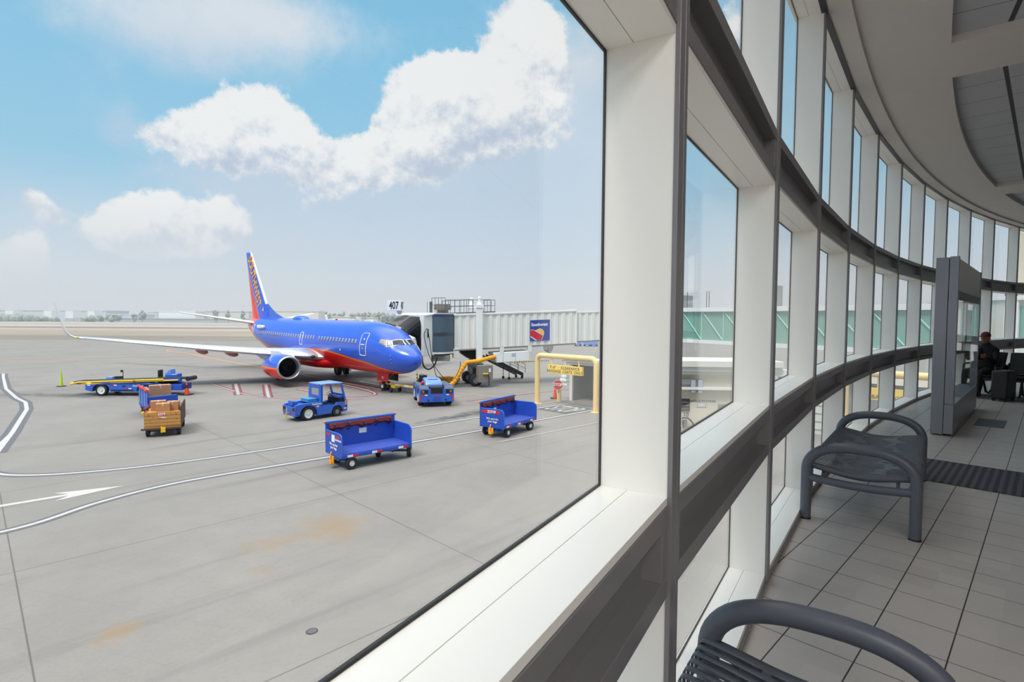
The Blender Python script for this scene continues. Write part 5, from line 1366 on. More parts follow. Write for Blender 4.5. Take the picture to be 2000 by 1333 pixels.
# ================================================================== ground vehicles  (local +x forward, +y left)
def wheel(root, c, r, w, rim, name='wheel', axis=(0, 1, 0), rimr=.58):
    c = Vector(c); a = Vector(axis).normalized()
    o = MB().lathe([(-w*.45, r*rimr), (-w*.5, r*.86), (-w*.36, r), (w*.36, r), (w*.5, r*.86), (w*.45, r*rimr)], c, a, 26).build(name, M['rubber'], root, smooth=40)
    MB().lathe([(-w*.40, .01), (-w*.46, r*.16), (-w*.30, r*.2), (-w*.34, r*.46), (-w*.46, r*rimr), (w*.46, r*rimr), (w*.34, r*.46), (w*.30, r*.2), (w*.46, r*.16), (w*.4, .01)], c, a, 22, True).build('wheel_rim', rim, o, smooth=40)
    return o
def refl(root, c, size, parts, axis='y'):
    """red and white reflector strip"""
    o = None
    L = size[0]/len(parts)
    for i, m in enumerate(parts):
        k = MB(); x0 = c[0]-size[0]/2+L*i
        if axis == 'y': k.box(x0, x0+L, c[1]-.006, c[1]+.006, c[2]-size[1]/2, c[2]+size[1]/2)
        else: k.box(c[0]-.006, c[0]+.006, c[1]-size[0]/2+L*i, c[1]-size[0]/2+L*(i+1), c[2]-size[1]/2, c[2]+size[1]/2)
        q = k.build('reflector', m, root, smooth=0)

def make_cart(label, number, loc, ang, front_steer=0.0, rear_steer=0.0, slogan=True):
    """open side baggage cart; local +x = hitch end, the open side is on +y"""
    root = thing('baggage_cart', label, 'baggage cart', (loc[0], loc[1], 0), (0, 0, ang), 'blue open sided baggage carts')
    L, W, zb = 2.98, 1.40, .60
    b = M['blue_dark']
    MB().box(-L/2, L/2, -W/2, W/2, zb-.15, zb-.02).build('bed_frame', b, root, smooth=0, bevel=.012)
    MB().box(-L/2+.02, L/2-.02, -W/2+.03, W/2-.03, zb-.02, zb+.01).build('deck', M['blue_deck'], root, smooth=0)
    # end panels with a rounded top corner on the open side
    for sx in (1, -1):
        x = sx*(L/2-.03); h = zb+.74; r = .22; pts = [(-W/2+.02, zb-.05), (-W/2+.02, h)]
        for i in range(6): a = R_(90*i/5); pts.append((W/2-r+r*math.sin(a), h-r+r*math.cos(a)))
        pts += [(W/2, zb-.05)]
        ep = MB().prism([(x-.025, y, z) for y, z in pts], (.05, 0, 0)).build('end_panel', b, root, smooth=0, bevel=.008)
        MB().tube([(x, y, z) for y, z in pts[1:]], .024, 8).build('panel_rim', M['blue'], ep, smooth=60)
        if sx > 0:
            if number:
                k = MB().box(x+.026, x+.034, -W/2+.12, W/2-.22, h-.19, h-.07).build('red_band', M['red'], ep, smooth=0)
                text(number, 'cart_number', M['white'], ep, frame((x+.037, -.0, h-.13), (0, 1, 0), (0, 0, 1)), .19, .006, .003)
            else:
                for y in (-.42, .42): MB().box(x+.026, x+.034, y-.16, y+.16, h-.17, h-.09).build('reflector', M['red'], ep, smooth=0)
                MB().box(x+.026, x+.036, -.12, .14, h-.36, h-.10).build('notice', M['white'], ep, smooth=0)
                text('Southwest', 'cart_lettering', M['white'], ep, frame((x+.037, .45, h-.24), (0, 1, 0), (0, 0, 1)), .12, .002, .003)
            text("We care for\nyour bags", 'cart_lettering', M['white'], ep, frame((x+.037, .05, h-.52), (0, 1, 0), (0, 0, 1)), .14, .002, .003)
    # tall back panel, top rail and the rolled red curtain with straps
    bp = MB().box(-L/2, L/2, -W/2, -W/2+.05, zb-.05, zb+.98).build('back_panel', b, root, smooth=0, bevel=.008)
    MB().box(-L/2-.04, L/2+.04, -W/2-.05, -W/2+.07, zb+.96, zb+1.04).build('top_rail', M['blue'], bp, smooth=0, bevel=.012)
    for sx in (1, -1): MB().box(sx*(L/2+.03)-.035, sx*(L/2+.03)+.035, -W/2-.04, -W/2+.06, zb+.98, zb+1.06).build('marker_lamp', M['lamp_amber'], bp, bevel=.01)
    k = MB(); rr = []
    for i in range(25):
        t = i/24; x = L/2-.12-(L-.3)*t; s = .045+.02*math.sin(i*1.7)+.02*math.sin(i*.6)
        rr.append([(x, -W/2+.055, zb+.96), (x, -W/2+.10+s*.5, zb+.93), (x, -W/2+.11+s, zb+.84-s), (x, -W/2+.06, zb+.80-s*2)])
    k.loft(rr); cur = k.build('rolled_curtain', M['red_cloth'], root, smooth=50)
    for i in range(5):
        x = L/2-.3-(L-.6)*i/4; MB().tube([(x, -W/2+.06, zb+.97), (x, -W/2+.21, zb+.88), (x, -W/2+.20, zb+.74), (x, -W/2+.06, zb+.64)], .022, 6).build('curtain_strap', M['black'], cur)
    MB().box(-.2, .12, -W/2+.052, -W/2+.062, zb+.42, zb+.62).xform(Matrix.Identity(4)).build('paper_notice', M['white'], root, smooth=0) if not number else MB().box(.2, .42, -W/2+.052, -W/2+.062, zb+.50, zb+.60).build('paper_notice', M['white'], root, smooth=0)
    for x in (-L/2+.4, .05, L/2-.45): refl(root, (x, W/2+.004, zb-.08), (.42, .08), (M['red'], M['white']))
    # running gear
    for sx, st, nm in ((1, front_steer, 'front_axle'), (-1, rear_steer, 'rear_axle')):
        cx = sx*(L/2-.42); ax_ = thing(nm, '', '', (cx, 0, 0), (0, 0, st)); del ax_['label']; del ax_['category']; ax_.parent = root
        MB().box(-.07, .07, -.6, .6, .22, .30).box(-.3, .3, -.05, .05, .26, .34).cyl((0, 0, .3), (0, 0, zb-.15), .26, n=20).build('turntable', M['blue'] if sx > 0 else M['dark_steel'], ax_, bevel=.006)
        for y in (-.62, .62): wheel(ax_, (0, y, .235), .235, .17, M['rim'], rimr=.44)
        if sx > 0: MB().box(.05, .30, -.22, .22, .26, .44).build('draw_plate', M['blue'], ax_, bevel=.01)
    hb = MB().box(L/2+.02, L/2+.07, -.14, .14, zb-.42, zb-.14)
    hb.tube([(L/2+.05, 0, zb+.02), (L/2+.10, 0, zb-.05), (L/2+.11, 0, zb-.3), (L/2+.09, 0, zb-.42)], .028, 8)
    hb.box(L/2+.07, L/2+.13, -.09, .09, zb-.44, zb-.30); hb.build('tow_hitch', M['yellow_hitch'], root, bevel=.01)
    return root
M['blue_deck'] = mat('worn blue deck', (50, 74, 160), .55, var=.2, scale=4); M['yellow_hitch'] = mat('yellow hitch', (236, 160, 30), .5)
aB = math.atan2(20.35-21.98, -6.72+4.0)
cB = make_cart('empty blue baggage cart with sagging red curtain, nearest the window', None, (-5.57, 21.23), R_(222.1), 0, R_(52))
cC = make_cart('empty blue baggage cart with a red number band, near the yellow gantry', '21719', (-.12, 26.85), R_(236.4), 0, R_(-10))

def make_boxes_cart():
    root = thing('wooden_cart', 'worn plywood baggage cart carrying cardboard boxes', 'baggage cart', (-16.95, 26.55, 0), (0, 0, R_(-63)))
    L, W, zb = 2.9, 1.45, .55; wd = M['plywood']
    MB().box(-L/2, L/2, -W/2, W/2, zb-.13, zb).build('bed_frame', M['plywood'], root, smooth=0, bevel=.01)
    MB().box(-L/2+.05, L/2-.06, -W/2+.0, W/2-.05, zb+.50, zb+.56).build('load_deck', M['plywood'], root, smooth=0)
    ep = MB().box(L/2-.06, L/2, -W/2, W/2, zb-.1, zb+.62).build('end_panel', wd, root, smooth=0, bevel=.006)
    MB().box(L/2-.005, L/2+.01, -.17, .13, zb+.44, zb+.58).build('number_plate', M['red'], ep, smooth=0)
    text('5379', 'cart_number', M['white'], ep, frame((L/2+.012, -.02, zb+.51), (0, 1, 0), (0, 0, 1)), .15, .006, .003)
    for y in (-.55, .55): MB().cyl((L/2, y, zb+.48), (L/2+.012, y, zb+.48), .03, n=10).build('reflector', M['sign_red'], ep)
    for i, (y0, y1, z) in enumerate(((-.16, .10, .36), (-.12, .04, .30), (-.05, .16, .33), (-.2, -.08, .33))): MB().box(L/2, L/2+.004, y0, y1, zb+z, zb+z+.03).build('faded_mark', M['red'] if i % 2 else M['offwhite'], ep, smooth=0)
    for z in (.12, .28, .45): MB().box(L/2, L/2+.003, -W/2, W/2, zb+z, zb+z+.008).build('plank_seam', M['ink'], ep, smooth=0)
    MB().box(-L/2, -L/2+.05, -W/2, W/2, zb-.1, zb+.62).build('end_panel', M['plywood'], root, smooth=0)
    MB().box(-L/2, L/2-.06, W/2-.05, W/2, zb-.1, zb+.8).build('side_panel', M['dark_wood'], root, smooth=0)
    k = MB(); rr = []
    for i in range(17):
        t = i/16; x = L/2-.1-(L-.2)*t; s = .05+.03*math.sin(i*1.3)
        rr.append([(x, -W/2-.02+s*math.cos(a), zb+.74+s*math.sin(a)-.1*math.sin(t*3)) for a in [2*math.pi*j/8 for j in range(8)]])
    k.loft(rr); k.build('rolled_curtain', M['red_cloth'], root, smooth=60)
    MB().box(L/2-.1, L/2+.02, -W/2-.1, -W/2+.02, zb+.56, zb+.68).build('marker_lamp', M['yellow'], root, bevel=.02)
    MB().box(L/2, L/2+.03, -W/2-.12, W/2+.08, zb-.2, zb-.12).build('bumper', M['dark_wood'], root, smooth=0)
    MB().box(L/2+.0, L/2+.1, -.02, .12, zb-.33, zb-.1).cyl((L/2+.05, -.04, zb-.35), (L/2+.05, -.04, zb-.05), .03).build('tow_hitch', M['yellow'], root, bevel=.01)
    for x in (L/2-.4, -L/2+.4):
        ax_ = MB().box(x-.06, x+.06, -.6, .6, .2, .28).box(x-.2, x+.2, -.3, .3, .28, .42).build('axle', M['dark_steel'], root, bevel=.006)
        for y in (-.62, .62): wheel(ax_, (x, y, .22), .22, .16, M['dark_steel'])
    return root
def plywood_material():
    m, k, p = new_mat('scuffed plywood'); co = k.node('ShaderNodeTexCoord').outputs['Object']; X, Y, Z = k.xyz(co)
    g = k.noise(k.comb(k.math('MULTIPLY', X, 2.), k.math('MULTIPLY', Y, 2.), k.math('MULTIPLY', Z, 30.)), 1.5, 5., .6)
    c = k.mix(g, lin(178, 122, 58), lin(206, 150, 82)); d = k.smooth(k.noise(co, 9., 6., .7), .58, .68)
    c = k.mix(k.math('MULTIPLY', d, .8), c, lin(70, 46, 34)); k.l.new(c, p.inputs['Base Color']); p.inputs['Roughness'].default_value = .8; return m
M['plywood'] = plywood_material(); M['dark_wood'] = mat('dark stained timber', (84, 58, 52), .8, var=.2)
wc = make_boxes_cart()
def carton(label, loc, size, rot, z):
    root = thing('cardboard_box', label, 'box', (loc[0], loc[1], z), (0, 0, rot), 'cardboard boxes on the carts')
    w, d, h = size
    MB().box(-w/2, w/2, -d/2, d/2, 0, h).build('carton', M['cardboard'], root, smooth=0, bevel=.006)
    MB().box(-w/2-.002, w/2+.002, -.04, .04, h*.72, h+.002).build('tape', M['tape'], root, smooth=0)
    return root
def on_cart(c, x, y): a = c.rotation_euler.z; return (c.location.x+x*math.cos(a)-y*math.sin(a), c.location.y+x*math.sin(a)+y*math.cos(a))
carton('cardboard box in front on the plywood cart', on_cart(wc, .95, -.02), (.42, .56, .40), R_(-60), 1.11)
carton('cardboard box on the right, behind the front one on the plywood cart', on_cart(wc, .55, .36), (.40, .5, .42), R_(-70), 1.11)
carton('long cardboard box at the back left of the plywood cart', on_cart(wc, .38, -.26), (.42, .62, .46), R_(-58), 1.11)
# ---- blue cart behind it
def make_side_cart():
    root = thing('baggage_cart', 'blue baggage cart with a red curtain, half hidden behind the plywood cart', 'baggage cart', (-20.35, 31.2, 0), (0, 0, R_(-48)), 'blue open sided baggage carts')
    L, W, zb = 2.9, 1.45, .55
    MB().box(-L/2, L/2, -W/2, W/2, zb-.13, zb).build('bed_frame', M['blue_dark'], root, smooth=0, bevel=.01)
    MB().box(-L/2+.05, L/2-.05, -W/2+.05, W/2, zb+.39, zb+.45).build('load_deck', M['blue_dark'], root, smooth=0)
    sp = MB().box(-L/2, L/2, -W/2, -W/2+.05, zb-.1, zb+.95).build('side_panel', M['blue'], root, smooth=0, bevel=.008)
    for x in (-.9, 0, .9): MB().box(x-.03, x+.03, -W/2-.03, -W/2, zb-.05, zb+.9).build('rib', M['blue_light'], sp, smooth=0)
    for x in (L/2-.05, -L/2): MB().box(x, x+.05, -W/2, W/2, zb-.1, zb+.62).build('end_panel', M['blue_dark'], root, smooth=0)
    MB().tube([(x, -W/2+.0, zb+.98+.02*math.sin(x*4)) for x in [-L/2+L*i/16 for i in range(17)]], .075, 10).build('rolled_curtain', M['red_roll'], root, smooth=60)
    MB().tube([(L/2-.02, -W/2+.05, zb+.62), (L/2-.02, W/2-.05, zb+.66)], .03, 8).build('panel_rim', M['blue'], root)
    for x in (L/2-.4, -L/2+.4):
        ax_ = MB().box(x-.06, x+.06, -.6, .6, .2, .28).box(x-.2, x+.2, -.3, .3, .28, .42).build('axle', M['dark_steel'], root, bevel=.006)
        for y in (-.62, .62): wheel(ax_, (x, y, .22), .22, .16, M['rim'])
    return root
M['red_roll'] = mat('red rolled curtain', (206, 48, 54), .7, var=.12)
sc_ = make_side_cart()
carton('wide cardboard box riding on the blue cart behind the plywood cart', on_cart(sc_, -.1, .12), (.5, 1.05, .66), R_(-50), 1.0)

# ---- pushback tractor
def make_pushback():
    root = thing('pushback_tractor', 'low blue pushback tractor with a pale blue hood, coupled to the tow bar', 'pushback tractor', (-5.30, 36.25, 0), (0, 0, R_(106)))
    root.scale = (1.07, 1.07, 1.07)
    L, W = 3.9, 2.02; b = M['blue']; dk = M['anti_slip']
    # side bodies with wheel arches
    for s in (1, -1):
        y0, y1 = s*(W/2-.48), s*W/2
        pts = [(-L/2, .32), (-L/2, 1.05)]
        pts += [(-L/2+.25, 1.22), (L/2-.5, 1.12), (L/2-.1, .95), (L/2, .7), (L/2, .32)]
        for cx in (1.15, -1.05):
            pts += [(cx+.55*math.cos(R_(a)), .46+.52*math.sin(R_(a))) for a in range(-15, 196, 21)]
        MB().prism([(x, y0, z) for x, z in pts], (0, y1-y0, 0)).build('side_body', b, root, smooth=0, bevel=.015)
        k = MB().prism([(-L/2+.05, y0, 1.10), (-L/2+.27, y0, 1.225), (L/2-.5, y0, 1.125), (L/2-.1, y0, .96)], (0, 0, .02)) if False else MB().hexa([(-L/2+.26, y0, 1.215), (L/2-.5, y0, 1.115), (L/2-.5, y1, 1.115), (-L/2+.26, y1, 1.215), (-L/2+.26, y0, 1.24), (L/2-.5, y0, 1.14), (L/2-.5, y1, 1.14), (-L/2+.26, y1, 1.24)])
        k.build('deck_plate', dk, root, smooth=0)
        for cx in (1.15, -1.05): wheel(root, (cx, s*(W/2-.16), .46), .46, .34, M['rim'], rimr=.62)
    MB().box(-L/2, L/2, -W/2+.5, W/2-.5, .30, .98).build('chassis', b, root, smooth=0, bevel=.02)
    # rear face
    rp = MB().box(-L/2-.06, -L/2+.02, -W/2, W/2, .30, 1.08).build('rear_panel', b, root, smooth=0, bevel=.015)
    MB().prism([(-L/2-.055, -W/2, 1.05), (-L/2+.30, -W/2, 1.24), (-L/2+.30, -W/2, 1.0), (-L/2, -W/2, 1.0)], (0, W*.27, 0)).prism([(-L/2-.055, W/2-W*.27, 1.05), (-L/2+.30, W/2-W*.27, 1.24), (-L/2+.30, W/2-W*.27, 1.0), (-L/2, W/2-W*.27, 1.0)], (0, W*.27, 0)).build('rear_deck', dk, root, smooth=0)
    MB().box(-L/2-.07, -L/2+.5, -.36, .36, .80, 1.16).build('grille_recess', M['black'], root, smooth=0, bevel=.01)
    for y in (-.72, .72):
        MB().box(-L/2-.09, -L/2-.05, y-.2, y+.2, .83, 1.03).build('lamp_plate', M['black'], rp, smooth=0)
        for d, m in ((.09, M['lamp_red']), (-.09, M['lamp_amber'])):
            MB().cyl((-L/2-.09, y+math.copysign(d, y), .93), (-L/2-.115, y+math.copysign(d, y), .93), .075, n=16).build('tail_lamp', m, rp)
    for y, ps in ((-.72, (M['red'], M['white'])), (.72, (M['white'], M['red']))): refl(rp, (-L/2-.07, y, .72), (.34, .06), ps, 'x')
    refl(rp, (-L/2-.07, 0, .66), (.3, .06), (M['red'],), 'x')
    for y in (-.95, .95): MB().box(-L/2-.075, -L/2-.06, y-.03, y+.03, .36, .66).build('reflector', M['red'], rp, smooth=0)
    for y in (-.52, .5): MB().cyl((-L/2-.06, y, .42), (-L/2-.09, y, .42), .05, n=10).build('tow_eye', M['black'], rp)
    MB().box(-L/2-.07, -L/2-.06, -.22, .22, .36, .58).build('plate', M['blue_dark'], rp, smooth=0)
    # pale hood, seats and controls
    k = MB(); rr = []
    for x, z in ((-.75, 1.18), (-.62, 1.34), (-.2, 1.44), (.35, 1.48), (.85, 1.46), (1.0, 1.3)):
        rr.append([(x, -.50, 1.05), (x, -.50, z-.05), (x, -.42, z), (x, .42, z), (x, .50, z-.05), (x, .50, 1.05)])
    k.loft(rr); hd_ = k.build('hood', M['blue_light'], root, smooth=30, bevel=.01)
    MB().box(-.25, .45, -.3, .3, 1.452, 1.482).build('hood_hatch', M['blue_light'], hd_, smooth=0, bevel=.008)
    MB().box(-1.25, -.75, -.48, .48, .98, 1.13).build('rear_step', M['dark_steel'], root, smooth=0, bevel=.01)
    sx = 1.15
    st = MB().box(sx-.25, sx+.25, .22, .72, 1.05, 1.22).box(sx-.3, sx-.2, .22, .72, 1.2, 1.62).build('driver_seat', M['black'], root, bevel=.03)
    MB().lathe([(-.015, .17), (0, .19), (.015, .17)], (sx+.55, .45, 1.5), (-.5, 0, 1), 20).cyl((sx+.62, .45, 1.1), (sx+.55, .45, 1.5), .03, n=8).build('steering_wheel', M['black'], root)
    MB().box(sx+.5, sx+.85, -.5, .75, .95, 1.3).build('dashboard', M['black'], root, bevel=.03)
    MB().box(sx-.02, sx+.02, .78, .86, 1.2, 1.78).build('warning_flag', M['hazard'], root)
    MB().cyl((-.98, .72, 1.2), (-.98, .72, 1.28), .1, n=14).build('beacon_base', M['black'], root)
    MB().lathe([(0, .09), (.1, .09), (.16, .05), (.17, .01)], (-.98, .72, 1.28), (0, 0, 1), 16, True).build('beacon', M['lamp_red'], root, smooth=50)
    return root
M['anti_slip'] = mat('anti slip deck', (84, 90, 96), .8, var=.12, scale=12)
make_pushback()
def make_towbar():
    a = Vector((-9.9, 42.0, 0)); b = Vector((-5.98, 38.42, 0)); d = (b-a).normalized(); L = (b-a).length
    root = thing('tow_bar', 'red and yellow striped tow bar between nose wheel and pushback tractor', 'tow bar', a, (0, 0, math.atan2(d.y, d.x)))
    n = 10
    for i in range(n):
        MB().box(L*i/n*1.0+.0, L*(i+1)/n, -.07, .07, .50, .64).build('bar_section', M['yellow'] if i % 2 == 0 else M['offwhite'], root, smooth=0)
    MB().box(-.35, .1, -.2, .2, .42, .62).build('tow_head', M['red'], root, bevel=.02)
    MB().box(1.25, 1.75, -.25, .25, .32, .5).build('wheel_carriage', M['yellow'], root, bevel=.02)
    for y in (-.4, .4): wheel(root, (1.5, y, .19), .19, .14, M['dark_steel'])
    MB().tube([(.1, 0, .95), (.35, -.05, .8), (.8, -.1, .55)], .045, 8).build('shear_strap', M['red'], root)
    MB().box(-.1, .2, -.08, .08, .7, 1.02).build('bypass_pin', M['orange'], root, bevel=.02)
make_towbar()

# ---- baggage tug with cab
def make_tug():
    root = thing('baggage_tug', 'blue baggage tug with an open cab and white rear wheels', 'tug', (-10.95, 30.55, 0), (0, 0, R_(49)))
    b = M['blue']; W = 1.34
    # body side profile, x from rear (-1.55) to front (1.5)
    pr = [(-1.55, .42), (-1.62, .88), (-1.42, .93), (-.15, .96), (-.10, .72), (.78, .66), (.86, .80), (1.42, .80), (1.5, .60), (1.46, .26), (1.22, .22)]
    arch_f = [(.86+.36*math.cos(R_(a)), .28+.36*math.sin(R_(a))) for a in range(0, 181, 22)]
    arch_r = [(-.88+.50*math.cos(R_(a)), .36+.46*math.sin(R_(a))) for a in range(0, 181, 20)]
    pts = pr+[(1.22, .28)]+arch_f+[(.45, .22), (-.36, .22)]+arch_r+[(-1.4, .36)]
    for s in (1, -1):
        MB().prism([(x, s*(W/2-.22), z) for x, z in pts], (0, s*.22, 0)).build('side_body', b, root, smooth=0, bevel=.012)
    MB().box(-1.5, 1.4, -W/2+.2, W/2-.2, .25, .66).build('chassis', b, root, smooth=0)
    MB().box(-1.5, -.1, -W/2+.2, W/2-.2, .66, .86).build('rear_deck', b, root, smooth=0)
    MB().box(-1.62, -1.3, -.3, .08, .86, 1.06).box(-1.64, -1.55, -.36, .12, .98, 1.10).build('rear_locker', b, root, smooth=0, bevel=.012)
    # rear face with lamps, hitch
    rp = MB().box(-1.66, -1.54, -W/2, W/2, .30, .80).build('rear_panel', b, root, smooth=0, bevel=.015)
    for y in (-.52, .52): MB().box(-1.69, -1.65, y-.09, y+.09, .60, .76).build('tail_lamp', M['black'], rp, smooth=0, bevel=.01); MB().box(-1.68, -1.65, y-.14 if y < 0 else y+.1, y-.1 if y < 0 else y+.14, .46, .8).build('reflector', M['red'], rp, smooth=0)
    MB().box(-1.68, -1.655, -.26, .26, .42, .48).build('reflector', M['lamp_red'], rp, smooth=0)
    MB().tube([(-1.66, -.02, .45), (-1.86, -.02, .45), (-1.86, -.02, .22), (-1.66, -.02, .22)], .02, 6).tube([(-1.8, -.02, .2), (-1.8, -.02, .75)], .018, 6).build('tow_hitch', M['yellow'], root)
    # wheels
    for s in (1, -1):
        wheel(root, (-.88, s*(W/2-.13), .37), .37, .24, M['rim'], rimr=.66); wheel(root, (.86, s*(W/2-.12), .28), .28, .2, M['steel'], rimr=.45)
    # battery crate
    cr = MB().box(-.78, -.20, -.40, .44, .955, 1.0).build('crate', M['crate_blue'], root, smooth=0, bevel=.01)
    MB().box(-.76, -.22, -.38, .42, 1.0, 1.10).build('crate_tray', M['crate_blue'], cr, smooth=0, bevel=.02)
    MB().box(-.78, -.20, -.40, .44, 1.10, 1.125).build('crate_lid', M['crate_blue'], cr, smooth=0, bevel=.01)
    # cab: rear wall with window, roof, front frame and windscreen
    zr = 1.86
    w0, w1, z0, z1 = -.42, .42, 1.28, 1.70
    k = MB(); x0, x1 = -.16, -.08
    k.box(x0, x1, -W/2, W/2, .72, z0).box(x0, x1, -W/2, W/2, z1, zr).box(x0, x1, -W/2, w0, z0, z1).box(x0, x1, w1, W/2, z0, z1)
    cb = k.build('cab_rear_wall', b, root, smooth=0, bevel=.008)
    MB().box(-.13, -.11, w0, w1, z0, z1).build('rear_window', M['grey_window'], cb, smooth=0)
    text('7105', 'tug_number', M['red'], cb, frame((-.165, 0, 1.16), (0, -1, 0), (0, 0, 1)), .14, .004, .003)
    for s in (1, -1): MB().box(-.16, .22, s*W/2-.03, s*W/2+.0, 1.30, zr).build('cab_side_wall', b, root, smooth=0) if False else None
    MB().prism([(-.16, -W/2, zr), (1.18, -W/2, zr), (1.18, W/2, zr), (-.16, W/2, zr)], (0, 0, .07)).build('cab_roof', M['blue_light'], root, smooth=0, bevel=.02)
    for y in (-W/2+.08, W/2-.2, ): MB().box(-.18, -.155, y, y+.14, zr+.0, zr+.06).build('reflector', M['red'], root, smooth=0)
    for x in (.25, ): MB().box(x-.12, x+.12, -W/2-.012, -W/2, zr+.0, zr+.06).build('reflector', M['red'], root, smooth=0)
    for s in (1, -1):
        MB().hexa([(-.14, s*(W/2-.07), .7), (-.04, s*(W/2-.07), .7), (-.04, s*W/2, .7), (-.14, s*W/2, .7), (-.14, s*(W/2-.07), zr), (-.04, s*(W/2-.07), zr), (-.04, s*W/2, zr), (-.14, s*W/2, zr)]).build('cab_post', b, root, smooth=0)
        MB().hexa([(1.36, s*(W/2-.08), .75), (1.46, s*(W/2-.08), .75), (1.46, s*W/2, .75), (1.36, s*W/2, .75), (1.06, s*(W/2-.08), zr), (1.16, s*(W/2-.08), zr), (1.16, s*W/2, zr), (1.06, s*W/2, zr)]).build('cab_post', b, root, smooth=0)
    MB().hexa([(1.34, -W/2+.06, .92), (1.44, -W/2+.06, .92), (1.44, W/2-.06, .92), (1.34, W/2-.06, .92), (1.30, -W/2+.06, 1.22), (1.36, -W/2+.06, 1.22), (1.36, W/2-.06, 1.22), (1.30, W/2-.06, 1.22)]).build('front_cowl', b, root, smooth=0)
    MB().box(1.36, 1.5, -W/2, W/2, .28, .92).build('front_panel', b, root, smooth=0, bevel=.03)
    MB().hexa([(1.32, -W/2+.08, 1.22), (1.335, -W/2+.08, 1.22), (1.335, W/2-.08, 1.22), (1.32, W/2-.08, 1.22), (1.09, -W/2+.08, zr), (1.105, -W/2+.08, zr), (1.105, W/2-.08, zr), (1.09, W/2-.08, zr)]).build('windscreen', M['glass'], root, smooth=0)
    MB().box(-.04, 1.3, -W/2+.2, W/2-.2, .5, .56).build('cab_floor', M['black'], root, smooth=0)
    MB().box(.02, .42, -.36, .36, .70, .86).box(-.04, .06, -.36, .36, .82, 1.25).build('driver_seat', M['black'], root, bevel=.03)
    MB().lathe([(-.012, .17), (0, .19), (.012, .17)], (.74, .0, 1.28), (-.55, 0, .8), 22).cyl((1.0, 0, 1.0), (.74, 0, 1.28), .025, n=8).build('steering_wheel', M['black'], root)
    MB().box(.98, 1.34, -W/2+.1, W/2-.1, 1.02, 1.14).build('dashboard', M['blue'], root, bevel=.02)
    MB().box(1.0, 1.36, -W/2+.06, W/2-.06, .56, 1.0).build('footwell_panel', M['belly_dark'], root, smooth=0)
    for x, z in ((-.42, .72), (1.28, .42)): refl(root, (x, -W/2-.006, z), (.28, .06), (M['red'], M['white']))
    MB().box(1.34, 1.44, -W/2-.008, -W/2, .62, .9).build('marker_lamp', M['lamp_amber'], root, smooth=0)
    text('Southwest', 'door_lettering', M['white'], root, frame((-.40, -W/2-.004, .86), (1, 0, 0), (0, 0, 1)), .13, .003, .003)
    return root
M['crate_blue'] = mat('teal blue crate', (64, 140, 190), .5)
make_tug()

